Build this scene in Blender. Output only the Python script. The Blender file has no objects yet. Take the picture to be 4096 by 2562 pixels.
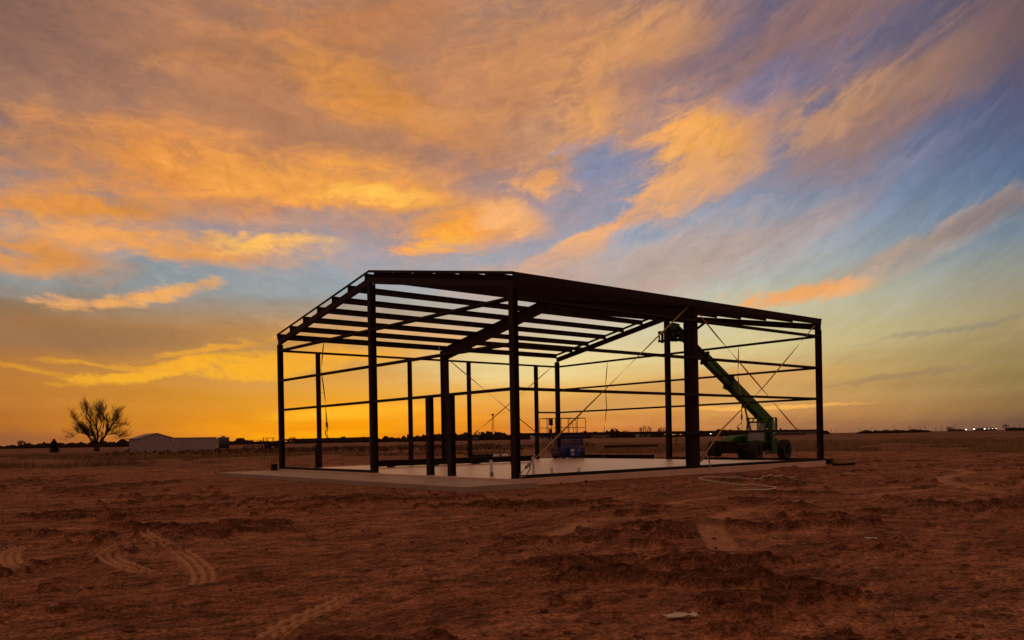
import bpy, bmesh, math, random
import numpy as np
from mathutils import Vector, Matrix

scene = bpy.context.scene
col = scene.collection
R = math.radians
rnd = random.Random(7)

# ------------------------------------------------------------------ camera
CAM = Vector((-15.15, -18.16, 1.192))
YAW = R(50.3726)                       # viewing azimuth, from +X towards +Y
ROLL = R(-1.0223)
cam_data = bpy.data.cameras.new('camera')
cam = bpy.data.objects.new('camera', cam_data)
col.objects.link(cam)
cam_data.sensor_width = 36.0
cam_data.lens = 28.355
cam_data.shift_y = 0.11564
cam_data.clip_start = 0.1
cam_data.clip_end = 20000
fw = Vector((math.cos(YAW), math.sin(YAW), 0))
rt = Vector((math.sin(YAW), -math.cos(YAW), 0))
up = Vector((0, 0, 1))
r2 = rt * math.cos(ROLL) + up * math.sin(ROLL)
u2 = up * math.cos(ROLL) - rt * math.sin(ROLL)
cam.matrix_world = Matrix(((r2.x, u2.x, -fw.x, CAM.x), (r2.y, u2.y, -fw.y, CAM.y),
                           (r2.z, u2.z, -fw.z, CAM.z), (0, 0, 0, 1)))
scene.camera = cam
scene.view_settings.view_transform = 'Standard'
scene.view_settings.look = 'None'
scene.view_settings.exposure = 0.0
scene.view_settings.gamma = 1.0
scene.view_settings.use_curve_mapping = False
scene.render.engine = 'CYCLES'
try:
    scene.cycles.use_denoising = True
    scene.cycles.denoiser = 'OPENIMAGEDENOISE'
except Exception:
    pass
scene.cycles.max_bounces = 4
scene.cycles.diffuse_bounces = 2
scene.cycles.transparent_max_bounces = 8


def srgb(r, g, b):
    def f(c):
        c /= 255.0
        return c / 12.92 if c <= 0.04045 else ((c + 0.055) / 1.055) ** 2.4
    return (f(r), f(g), f(b), 1.0)


# ------------------------------------------------------------------ world: dusk sky with lit cirrus
world = bpy.data.worlds.new('World')
scene.world = world
world.use_nodes = True
wt = world.node_tree
wt.nodes.clear()
WN, WL = wt.nodes, wt.links


def wn(kind, **kw):
    n = WN.new(kind)
    for k, v in kw.items():
        setattr(n, k, v)
    return n


def wmath(op, a, b=None, c=None, clamp=False):
    n = wn('ShaderNodeMath', operation=op, use_clamp=clamp)
    for i, v in enumerate((a, b, c)):
        if v is None:
            continue
        if isinstance(v, (int, float)):
            n.inputs[i].default_value = v
        else:
            WL.new(v, n.inputs[i])
    return n.outputs[0]


def wdot(v, vec):
    n = wn('ShaderNodeVectorMath', operation='DOT_PRODUCT')
    WL.new(v, n.inputs[0])
    n.inputs[1].default_value = vec
    return n.outputs['Value']


def wcomb(x, y, z=0.0):
    n = wn('ShaderNodeCombineXYZ')
    for i, v in enumerate((x, y, z)):
        if isinstance(v, (int, float)):
            n.inputs[i].default_value = v
        else:
            WL.new(v, n.inputs[i])
    return n.outputs[0]


def wnoise(vec, scale, detail=6, rough=0.55, dist=0.0):
    n = wn('ShaderNodeTexNoise', noise_dimensions='3D')
    WL.new(vec, n.inputs['Vector'])
    n.inputs['Scale'].default_value = scale
    n.inputs['Detail'].default_value = detail
    n.inputs['Roughness'].default_value = rough
    n.inputs['Distortion'].default_value = dist
    return n


def wrange(v, a, b, c=0.0, d=1.0, smooth=True):
    n = wn('ShaderNodeMapRange', interpolation_type='SMOOTHSTEP' if smooth else 'LINEAR', clamp=True)
    WL.new(v, n.inputs['Value'])
    n.inputs['From Min'].default_value = a
    n.inputs['From Max'].default_value = b
    n.inputs['To Min'].default_value = c
    n.inputs['To Max'].default_value = d
    return n.outputs[0]


def wmix(fac, a, b):
    n = wn('ShaderNodeMix', data_type='RGBA', blend_type='MIX')
    if isinstance(fac, (int, float)):
        n.inputs['Factor'].default_value = fac
    else:
        WL.new(fac, n.inputs['Factor'])
    for s, v in ((n.inputs[6], a), (n.inputs[7], b)):
        if isinstance(v, tuple):
            s.default_value = v
        else:
            WL.new(v, s)
    return n.outputs[2]


wdir = wn('ShaderNodeTexCoord').outputs['Generated']
dz = wdot(wdir, (0, 0, 1))
DEG = 180 / math.pi
az = wmath('MULTIPLY', wmath('ARCTAN2', wdot(wdir, tuple(rt)), wdot(wdir, tuple(fw))), DEG)
el = wmath('MULTIPLY', wmath('ARCSINE', wmath('MINIMUM', wmath('MAXIMUM', dz, -1.0), 1.0)), DEG)
# cloud streets: level to the left of the glow, climbing to the right of it
azr = wmath('MINIMUM', wmath('MAXIMUM', wmath('ADD', az, 9.0), 0.0), 44.0)
azl = wmath('MINIMUM', wmath('MAXIMUM', wmath('SUBTRACT', -14.0, az), 0.0), 40.0)
rise = wmath('SUBTRACT', wmath('MULTIPLY', wmath('MULTIPLY', azr, azr), 0.0085), wmath('MULTIPLY', azl, -0.05))
sv = wmath('SUBTRACT', el, rise)
nC = wnoise(wdir, 3.2, 4, 0.5)
nA = wnoise(wcomb(wmath('MULTIPLY', az, 0.050), wmath('MULTIPLY', sv, 0.135)), 1.0, 7, 0.62, 0.35)
nB = wnoise(wcomb(wmath('MULTIPLY', az, 0.15), wmath('MULTIPLY', sv, 0.44), 3.1), 1.0, 8, 0.66, 0.5)
nS = wnoise(wcomb(wmath('MULTIPLY', az, 0.03), wmath('MULTIPLY', el, 0.55), 1.7), 1.0, 6, 0.6, 0.3)
nZ = wnoise(wcomb(wmath('MULTIPLY', az, 0.55), wmath('MULTIPLY', sv, 0.95), 7.7), 1.0, 7, 0.7, 0.9)
A0 = wmath('SUBTRACT', nA.outputs['Fac'], 0.5)
B = wmath('SUBTRACT', nB.outputs['Fac'], 0.5)
S = wmath('SUBTRACT', nS.outputs['Fac'], 0.5)
Z = wmath('SUBTRACT', nZ.outputs['Fac'], 0.5)
A = wmath('ADD', wmath('MULTIPLY', A0, 1.3), wmath('ADD', wmath('MULTIPLY', B, 0.8), wmath('MULTIPLY', Z, 0.35)))
B = wmath('ADD', wmath('MULTIPLY', A0, 0.5), wmath('ADD', wmath('MULTIPLY', B, 1.4), wmath('MULTIPLY', Z, 0.5)))


def centred(n):
    v = wn('ShaderNodeVectorMath', operation='SUBTRACT')
    WL.new(n.outputs['Color'], v.inputs[0])
    v.inputs[1].default_value = (0.5, 0.5, 0.5)
    return v.outputs[0]


def vscale(v, s):
    n = wn('ShaderNodeVectorMath', operation='MULTIPLY')
    WL.new(v, n.inputs[0])
    n.inputs[1].default_value = s
    return n.outputs[0]


def vadd(a, b):
    n = wn('ShaderNodeVectorMath', operation='ADD')
    WL.new(a, n.inputs[0])
    WL.new(b, n.inputs[1])
    return n.outputs[0]


P0 = wcomb(az, el)
elk = wrange(el, 0.0, 18.0, 0.22, 1.0, False)       # low clouds are seen edge-on: less vertical disorder there
warp = vadd(vscale(centred(nC), (9, 4, 0)), vadd(vscale(centred(nA), (7, 3.2, 0)), vadd(vscale(centred(nB), (8, 3.4, 0)), vscale(centred(nZ), (2.2, 1.5, 0)))))
wsep = wn('ShaderNodeSeparateXYZ')
WL.new(warp, wsep.inputs[0])
P = vadd(P0, wcomb(wsep.outputs[0], wmath('MULTIPLY', wsep.outputs[1], elk)))
P1 = vadd(P, wcomb(0.0, 0.0, 1.0))


def ramp(stops, v, vmax=40.0):
    n = wn('ShaderNodeValToRGB')
    n.color_ramp.interpolation = 'B_SPLINE' if False else 'LINEAR'
    e = n.color_ramp.elements
    while len(e) > 1:
        e.remove(e[-1])
    e[0].position = stops[0][0] / vmax
    e[0].color = srgb(*stops[0][1])
    for p_, c_ in stops[1:]:
        k = e.new(p_ / vmax)
        k.color = srgb(*c_)
    WL.new(wmath('DIVIDE', v, vmax, clamp=True), n.inputs[0])
    return n.outputs[0]


elw = wmath('ADD', el, wmath('MULTIPLY', wmath('ADD', S, wmath('MULTIPLY', A, 0.8)), 1.6))
# clear sky by elevation at five azimuths, blended between them
SKY = [
    (-32, [(0, (150, 92, 58)), (1.5, (182, 110, 42)), (4, (192, 125, 54)), (7, (164, 112, 66)), (8.6, (146, 118, 92)), (10.4, (142, 148, 148)), (13.5, (142, 152, 164)), (19, (126, 120, 132)), (28, (112, 90, 92)), (40, (160, 118, 98))]),
    (-11.5, [(0, (240, 132, 12)), (1.2, (250, 158, 18)), (3, (240, 164, 44)), (5, (214, 158, 80)), (7.5, (204, 150, 84)), (8.8, (174, 150, 122)), (10.2, (154, 170, 176)), (13, (144, 170, 192)), (18, (142, 152, 172)), (26, (136, 120, 120)), (40, (178, 128, 98))]),
    (4, [(0, (214, 122, 54)), (1.5, (226, 150, 66)), (3.5, (232, 182, 98)), (5, (232, 208, 146)), (7.5, (216, 204, 170)), (10, (190, 188, 180)), (12.5, (164, 176, 190)), (15, (148, 160, 184)), (19, (134, 142, 168)), (26, (138, 122, 124)), (40, (176, 128, 100))]),
    (17, [(0, (168, 112, 74)), (1.5, (204, 144, 80)), (4, (214, 172, 104)), (6, (216, 198, 142)), (8.5, (200, 196, 164)), (11, (174, 180, 176)), (13.5, (150, 162, 178)), (17, (134, 142, 168)), (22, (122, 116, 142)), (30, (112, 94, 108)), (40, (164, 122, 104))]),
    (32, [(0, (118, 84, 66)), (1.5, (142, 108, 68)), (4, (152, 130, 82)), (7, (168, 150, 110)), (9.5, (150, 150, 138)), (12, (116, 132, 146)), (15, (96, 114, 142)), (19, (84, 96, 130)), (24, (86, 84, 110)), (30, (84, 70, 80)), (40, (146, 110, 100))]),
    (110, [(0, (92, 72, 72)), (4, (112, 84, 82)), (10, (112, 90, 92)), (20, (116, 94, 94)), (40, (150, 112, 98))]),
]
sky = ramp(SKY[0][1], elw)
for (a0, _), (a1, st) in zip(SKY[:-1], SKY[1:]):
    sky = wmix(wrange(az, a0, a1, 0, 1, False), sky, ramp(st, elw))
sky = wmix(wrange(az, -120, -40, 1, 0), sky, ramp(SKY[-1][1], elw))

# cloud banks: (azimuth, elevation, half-width, half-height, tilt, sRGB, cover, grain, lo, hi, grain source)
CLOUDS = [
    (-14.0, 22.3, 35.5, 15.78, 1, (188, 129, 90), 0.97, 0.6, 0.1, 0.5, 'A'),
    (-32.0, 24.4, 13.9, 7.66, 6, (122, 91, 83), 0.85, 0.6, 0.1, 0.8, 'A'),
    (-31.3, 18.5, 9.2, 4.38, -3, (156, 118, 98), 0.7, 0.8, 0.1, 0.7, 'A'),
    (-12.5, 26.8, 12.1, 2.5, 9, (196, 128, 78), 0.7, 1.0, 0.15, 0.6, 'A'),
    (-18.4, 24.1, 9.0, 1.43, 1, (156, 110, 82), 0.6, 1.2, 0.15, 0.6, 'A'),
    (-8.8, 23.0, 12.4, 3.13, -21, (218, 142, 64), 0.85, 1.0, 0.1, 0.7, 'A'),
    (-20.8, 23.5, 6.8, 1.13, 7, (196, 132, 84), 0.6, 1.3, 0.15, 0.6, 'B'),
    (-13.5, 20.2, 10.3, 1.61, -9, (168, 121, 92), 0.6, 1.1, 0.1, 0.6, 'A'),
    (-22.2, 17.1, 16.0, 3.49, -3, (228, 146, 68), 0.95, 0.8, 0.08, 0.6, 'A'),
    (-16.3, 17.0, 10.0, 2.02, -7, (246, 166, 78), 0.8, 1.0, 0.15, 0.6, 'B'),
    (-8.9, 16.6, 13.8, 2.98, -5, (240, 160, 72), 0.95, 0.9, 0.08, 0.6, 'A'),
    (-9.2, 16.4, 5.6, 1.07, -3, (254, 190, 84), 0.9, 0.8, 0.15, 0.6, 'B'),
    (-27.2, 14.4, 10.0, 2.01, 3, (226, 146, 64), 0.95, 0.9, 0.1, 0.5, 'A'),
    (-12.4, 14.5, 9.5, 0.88, -2, (196, 152, 128), 0.7, 0.9, 0.1, 0.5, 'A'),
    (-22.8, 12.6, 14.3, 1.44, -2, (234, 160, 88), 1.0, 1.1, 0.06, 0.45, 'A'),
    (-30.3, 11.4, 5.8, 1.51, -3, (222, 148, 78), 1.0, 0.8, 0.06, 0.45, 'A'),
    (-16.4, 13.1, 7.2, 0.87, -1, (252, 188, 92), 0.9, 0.9, 0.15, 0.55, 'B'),
    (-3.6, 14.5, 6.9, 1.98, 9, (246, 160, 64), 0.95, 1.5, 0.1, 0.6, 'B'),
    (-4.5, 13.5, 3.6, 0.78, 9, (255, 176, 62), 0.8, 0.8, 0.1, 0.6, 'B'),
    (0.5, 15.6, 4.5, 1.81, -14, (238, 172, 112), 0.9, 1.3, 0.15, 0.6, 'B'),
    (2.3, 18.0, 4.5, 1.38, -3, (240, 168, 98), 0.95, 1.8, 0.15, 0.6, 'Z'),
    (2.9, 24.4, 13.8, 5.72, 13, (204, 140, 90), 0.85, 1.0, 0.08, 0.65, 'A'),
    (9.8, 25.6, 9.4, 2.37, 23, (214, 150, 94), 0.8, 1.1, 0.1, 0.6, 'A'),
    (4.6, 20.2, 7.8, 3.0, 11, (196, 142, 104), 0.8, 0.9, 0.1, 0.6, 'A'),
    (7.3, 21.6, 4.4, 3.88, 21, (224, 156, 94), 0.9, 1.4, 0.12, 0.6, 'Z'),
    (12.6, 21.7, 6.9, 1.76, 31, (190, 140, 112), 0.75, 1.0, 0.12, 0.6, 'A'),
    (19.4, 25.5, 15.0, 3.41, 15, (152, 114, 104), 0.85, 0.8, 0.1, 0.6, 'A'),
    (14.0, 19.0, 8.2, 3.65, 33, (230, 161, 92), 0.95, 1.3, 0.08, 0.55, 'B'),
    (13.4, 19.4, 4.0, 1.76, 51, (242, 168, 80), 0.7, 1.2, 0.12, 0.6, 'Z'),
    (11.9, 16.8, 5.8, 2.36, 33, (226, 164, 110), 0.8, 1.4, 0.1, 0.6, 'Z'),
    (6.9, 14.4, 8.0, 1.32, 28, (234, 168, 110), 0.9, 1.3, 0.1, 0.55, 'B'),
    (24.5, 20.6, 15.0, 4.11, 23, (162, 122, 102), 0.95, 0.7, 0.08, 0.5, 'A'),
    (20.3, 19.9, 8.5, 1.55, 19, (196, 146, 108), 0.7, 1.3, 0.12, 0.6, 'B'),
    (33.1, 22.8, 7.0, 7.57, 1, (104, 80, 82), 0.75, 0.4, 0.1, 0.9, 'A'),
    (26.5, 23.7, 3.6, 1.89, 31, (96, 92, 118), 0.7, 0.8, 0.15, 0.7, 'A'),
    (17.1, 22.4, 4.7, 2.45, 26, (128, 118, 144), 0.85, 0.8, 0.12, 0.55, 'A'),
    (6.7, 18.4, 3.9, 1.5, 6, (128, 138, 166), 0.85, 0.8, 0.12, 0.5, 'A'),
    (27.5, 12.0, 13.3, 1.12, 14, (174, 146, 126), 0.75, 1.2, 0.08, 0.6, 'B'),
    (25.3, 10.6, 10.3, 0.71, 13, (188, 160, 140), 0.45, 1.0, 0.1, 0.6, 'B'),
    (31.1, 12.7, 6.2, 0.88, 14, (122, 110, 114), 0.6, 0.7, 0.1, 0.6, 'A'),
    (22.8, 15.5, 13.3, 1.67, 23, (140, 132, 146), 0.6, 1.1, 0.15, 0.6, 'A'),
    (10.7, 11.4, 16.3, 3.55, 15, (190, 162, 148), 0.85, 0.8, 0.1, 0.5, 'A'),
    (1.5, 11.7, 9.0, 2.11, 11, (196, 160, 142), 0.7, 0.9, 0.1, 0.5, 'A'),
    (18.2, 9.1, 6.5, 1.03, 7, (240, 168, 100), 0.95, 1.1, 0.1, 0.5, 'B'),
    (-24.1, 9.8, 7.3, 0.82, 9, (236, 168, 98), 1.0, 1.5, 0.12, 0.5, 'B'),
    (-21.3, 10.4, 2.9, 0.67, 5, (232, 170, 106), 0.9, 1.1, 0.15, 0.5, 'B'),
    (-27.3, 7.1, 14.7, 1.61, 3, (150, 112, 80), 0.75, 0.7, 0.1, 0.6, 'S'),
    (-25.4, 4.7, 7.4, 0.54, 7, (244, 174, 46), 1.0, 1.8, 0.12, 0.45, 'B'),
    (-21.1, 5.5, 7.9, 0.45, 8, (240, 168, 48), 0.95, 1.8, 0.12, 0.45, 'B'),
    (-26.6, 5.4, 6.3, 0.24, -3, (226, 158, 52), 0.8, 1.6, 0.1, 0.4, 'S'),
    (-19.8, 6.4, 8.0, 0.4, 7, (232, 162, 56), 0.9, 1.8, 0.15, 0.5, 'B'),
    (-31.3, 5.0, 4.6, 0.41, -9, (220, 152, 48), 0.9, 0.8, 0.12, 0.5, 'B'),
    (-15.1, 5.3, 7.3, 1.16, -3, (246, 174, 44), 1.0, 1.8, 0.15, 0.5, 'B'),
    (-10.6, 5.8, 9.6, 1.07, 1, (244, 170, 54), 0.95, 1.1, 0.15, 0.55, 'B'),
    (-5.8, 7.1, 12.5, 1.2, -5, (236, 176, 118), 0.7, 1.0, 0.15, 0.6, 'B'),
    (26.4, 3.6, 9.7, 0.32, 5, (160, 130, 94), 0.8, 0.7, 0.1, 0.5, 'S'),
    (29.0, 6.4, 9.2, 0.26, 5, (146, 136, 120), 0.55, 0.7, 0.1, 0.5, 'S'),
    (8.8, 2.8, 15.3, 1.43, 7, (208, 152, 84), 0.85, 0.9, 0.12, 0.5, 'S'),
    (15.9, 1.8, 9.2, 0.2, 0, (244, 178, 84), 0.9, 0.8, 0.15, 0.5, 'S'),
    (0.7, 5.3, 9.9, 1.81, 1, (238, 218, 152), 0.6, 0.8, 0.1, 0.7, 'S'),
    (-10.6, 1.2, 16.3, 2.07, 1, (255, 160, 12), 0.75, 0.6, 0.1, 0.7, 'S'),
    (-11.2, 2.0, 9.6, 0.65, 1, (255, 186, 40), 0.8, 1.2, 0.15, 0.6, 'S'),
    (-12.1, 0.6, 8.6, 0.47, 1, (255, 170, 16), 0.9, 1.2, 0.15, 0.6, 'S'),
]
for (a_, e_, rx, ry, tilt, c_, op, amp, lo, hi, src) in CLOUDS:
    ca, sa = math.cos(R(tilt)), math.sin(R(tilt))
    u_ = wdot(P1, (ca / rx, sa / rx, -(a_ * ca + e_ * sa) / rx))
    v_ = wdot(P1, (-sa / ry, ca / ry, (a_ * sa - e_ * ca) / ry))
    g = wn('ShaderNodeTexGradient', gradient_type='SPHERICAL')
    WL.new(wcomb(u_, v_), g.inputs[0])
    t = wmath('ADD', g.outputs['Fac'], wmath('MULTIPLY', {'A': A, 'B': B, 'S': S, 'Z': Z}[src], amp))
    # nothing where the bank itself has ended, however dense the grain
    t = wmath('MULTIPLY', wrange(t, lo - 0.10, hi + 0.34, 0, op), wrange(g.outputs['Fac'], 0.0, 0.3))
    sky = wmix(t, sky, srgb(*c_))
# the same high cloud goes on over the rest of the dome, out of frame
dome = wmath('MULTIPLY', wrange(nA.outputs['Fac'], 0.42, 0.66),
             wmath('MAXIMUM', wrange(el, 27, 40), wmath('MAXIMUM', wrange(az, 34, 55), wrange(az, -55, -34, 1, 0))))
dome = wmath('MULTIPLY', dome, wrange(el, 3, 14, 0, 0.75))
sky = wmix(dome, sky, srgb(206, 142, 88))
# fine fibres
fib = wmath('ADD', 1.0, wmath('ADD', wmath('MULTIPLY', B, wrange(el, 2, 14, 0.1, 0.44)), wmath('MULTIPLY', wmath('MULTIPLY', S, 0.5), wrange(el, 0, 9, 1.0, 0.2))))
fib = wmath('ADD', fib, wmath('MULTIPLY', Z, wrange(el, 5, 14, 0.05, 0.3)))
vm = wn('ShaderNodeVectorMath', operation='SCALE')
WL.new(sky, vm.inputs[0])
WL.new(fib, vm.inputs['Scale'])
bg = wn('ShaderNodeBackground')
WL.new(vm.outputs[0], bg.inputs['Color'])
bg.inputs['Strength'].default_value = 1.0
wo = wn('ShaderNodeOutputWorld')
WL.new(bg.outputs[0], wo.inputs['Surface'])
world.cycles.sampling_method = 'MANUAL'
world.cycles.sample_map_resolution = 512


# ------------------------------------------------------------------ materials
def nt(mat):
    mat.use_nodes = True
    t = mat.node_tree
    t.nodes.clear()
    out = t.nodes.new('ShaderNodeOutputMaterial')
    b = t.nodes.new('ShaderNodeBsdfPrincipled')
    t.links.new(b.outputs[0], out.inputs['Surface'])
    return t, b


def make_mat(name, base, var=None, scale=4.0, rough=0.6, metal=0.0, bump=0.0, bscale=None, stretch=(1, 1, 1), spec=0.5, detail=5):
    m = bpy.data.materials.new(name)
    t, b = nt(m)
    N, L = t.nodes, t.links
    b.inputs['Roughness'].default_value = rough
    b.inputs['Metallic'].default_value = metal
    b.inputs['Specular IOR Level'].default_value = spec
    tc = N.new('ShaderNodeTexCoord')
    mp = N.new('ShaderNodeMapping')
    L.new(tc.outputs['Object'], mp.inputs[0])
    mp.inputs['Scale'].default_value = stretch
    no = N.new('ShaderNodeTexNoise')
    L.new(mp.outputs[0], no.inputs['Vector'])
    no.inputs['Scale'].default_value = scale
    no.inputs['Detail'].default_value = detail
    no.inputs['Roughness'].default_value = 0.65
    cr = N.new('ShaderNodeValToRGB')
    var = var or tuple(c * 0.55 for c in base)
    cr.color_ramp.elements[0].position = 0.32
    cr.color_ramp.elements[0].color = (*var, 1)
    cr.color_ramp.elements[1].position = 0.68
    cr.color_ramp.elements[1].color = (*base, 1)
    L.new(no.outputs['Fac'], cr.inputs[0])
    L.new(cr.outputs[0], b.inputs['Base Color'])
    if bump:
        n2 = N.new('ShaderNodeTexNoise')
        L.new(mp.outputs[0], n2.inputs['Vector'])
        n2.inputs['Scale'].default_value = bscale or scale * 6
        n2.inputs['Detail'].default_value = 6
        bp = N.new('ShaderNodeBump')
        bp.inputs['Strength'].default_value = bump
        bp.inputs['Distance'].default_value = 0.02
        L.new(n2.outputs['Fac'], bp.inputs['Height'])
        L.new(bp.outputs[0], b.inputs['Normal'])
    return m


M = {}
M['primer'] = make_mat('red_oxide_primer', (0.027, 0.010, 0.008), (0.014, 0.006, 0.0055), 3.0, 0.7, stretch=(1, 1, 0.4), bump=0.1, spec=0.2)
M['primer_dark'] = make_mat('dark_primer', (0.02, 0.011, 0.01), (0.011, 0.007, 0.007), 3.0, 0.7, spec=0.2)
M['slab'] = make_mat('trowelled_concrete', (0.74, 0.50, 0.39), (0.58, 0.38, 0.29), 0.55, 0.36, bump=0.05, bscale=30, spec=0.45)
M['apron'] = make_mat('broomed_concrete', (0.40, 0.29, 0.245), (0.27, 0.19, 0.16), 0.8, 0.6, bump=0.12, bscale=40, spec=0.3)
M['galv'] = make_mat('galvanised_steel', (0.35, 0.35, 0.36), (0.2, 0.2, 0.21), 9, 0.4, 0.7)
M['web_yellow'] = make_mat('yellow_webbing', (0.5, 0.34, 0.08), (0.36, 0.24, 0.06), 12, 0.8)
M['web_orange'] = make_mat('orange_webbing', (0.55, 0.2, 0.04), (0.4, 0.14, 0.03), 12, 0.8)
M['green'] = make_mat('green_paint', (0.036, 0.125, 0.014), (0.024, 0.08, 0.011), 2.5, 0.6, bump=0.05, spec=0.15)
M['green_dark'] = make_mat('dark_green_paint', (0.014, 0.045, 0.01), (0.008, 0.022, 0.006), 2.5, 0.6, spec=0.15)
M['rubber'] = make_mat('tyre_rubber', (0.016, 0.014, 0.013), (0.032, 0.022, 0.018), 5, 0.9, bump=0.2)
M['black'] = make_mat('black_metal', (0.013, 0.012, 0.012), (0.007, 0.007, 0.007), 6, 0.6, spec=0.2)
M['chassis'] = make_mat('dusty_chassis', (0.03, 0.02, 0.016), (0.012, 0.01, 0.009), 3, 0.85, spec=0.1)
M['chrome'] = make_mat('cylinder_rod', (0.55, 0.55, 0.56), (0.4, 0.4, 0.4), 5, 0.25, 1.0)
M['blue'] = make_mat('blue_paint', (0.013, 0.022, 0.23), (0.009, 0.013, 0.12), 3, 0.45)
M['blue_grey'] = make_mat('blue_grey_paint', (0.045, 0.045, 0.12), (0.025, 0.024, 0.06), 3, 0.55)
M['sticker'] = make_mat('white_decal', (0.62, 0.6, 0.58), (0.5, 0.48, 0.46), 8, 0.5)
M['sticker_red'] = make_mat('red_decal', (0.4, 0.05, 0.04), (0.3, 0.04, 0.03), 8, 0.5)
M['pvc'] = make_mat('white_pvc', (0.72, 0.71, 0.7), (0.6, 0.58, 0.56), 5, 0.4)
M['hose'] = make_mat('white_hose', (0.7, 0.66, 0.6), (0.5, 0.46, 0.4), 9, 0.5)
M['sheet'] = make_mat('pale_metal_siding', (0.34, 0.3, 0.31), (0.28, 0.245, 0.25), 0.8, 0.65, stretch=(6, 6, 0.3))
M['sheet_roof'] = make_mat('metal_roofing', (0.2, 0.18, 0.18), (0.15, 0.135, 0.135), 0.6, 0.6)
M['rv_white'] = make_mat('trailer_white', (0.4, 0.36, 0.33), (0.3, 0.27, 0.25), 1.2, 0.5)
M['rv_dark'] = make_mat('trailer_graphite', (0.035, 0.03, 0.032), (0.022, 0.02, 0.021), 1, 0.5)
M['bark'] = make_mat('bark', (0.035, 0.022, 0.015), (0.018, 0.012, 0.009), 3, 0.95)
M['cedar'] = make_mat('cedar_foliage', (0.022, 0.028, 0.012), (0.01, 0.013, 0.006), 4, 0.95, spec=0.1)
M['farwood'] = make_mat('winter_trees', (0.04, 0.028, 0.02), (0.02, 0.014, 0.011), 0.15, 1.0, spec=0.0)
M['pole'] = make_mat('weathered_pole', (0.05, 0.035, 0.026), (0.03, 0.02, 0.016), 2, 0.95)
M['roof_dark'] = make_mat('shingle_roof', (0.06, 0.042, 0.035), (0.035, 0.025, 0.02), 1, 0.95)
M['house_tan'] = make_mat('tan_siding', (0.2, 0.14, 0.105), (0.15, 0.105, 0.08), 0.6, 0.9)
M['house_white'] = make_mat('white_siding', (0.46, 0.4, 0.36), (0.38, 0.33, 0.3), 0.6, 0.8)
M['house_brick'] = make_mat('brown_brick', (0.1, 0.055, 0.04), (0.075, 0.042, 0.03), 0.8, 0.95)
M['pane'] = make_mat('dark_window', (0.03, 0.03, 0.035), (0.02, 0.02, 0.024), 2, 0.12)
M['timber'] = make_mat('raw_timber', (0.3, 0.2, 0.12), (0.2, 0.13, 0.08), 6, 0.85, stretch=(1, 8, 8))
M['paper'] = make_mat('paper_scrap', (0.62, 0.58, 0.52), (0.5, 0.45, 0.4), 20, 0.8)
M['clod'] = make_mat('clod_soil', (0.2, 0.08, 0.046), (0.12, 0.048, 0.028), 6, 1.0, bump=0.5, bscale=40, spec=0.05)
M['straw'] = make_mat('dry_grass', (0.32, 0.2, 0.105), (0.16, 0.093, 0.048), 0.5, 0.95, spec=0.05)
M['brush'] = make_mat('dry_brush', (0.13, 0.075, 0.043), (0.07, 0.04, 0.025), 0.7, 1.0, spec=0.0)


def emit_mat(name, c, s):
    m = bpy.data.materials.new(name)
    t, b = nt(m)
    b.inputs['Base Color'].default_value = (*c, 1)
    b.inputs['Emission Color'].default_value = (*c, 1)
    b.inputs['Emission Strength'].default_value = s
    return m


M['lamp'] = emit_mat('lit_lamp', (1.0, 0.93, 0.8), 5.0)
g_ = bpy.data.materials.new('cab_glass')
t_, b_ = nt(g_)
b_.inputs['Base Color'].default_value = (0.9, 0.93, 0.85, 1)
b_.inputs['Roughness'].default_value = 0.03
b_.inputs['Alpha'].default_value = 0.16
b_.inputs['Specular IOR Level'].default_value = 0.5
M['glass'] = g_


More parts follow.
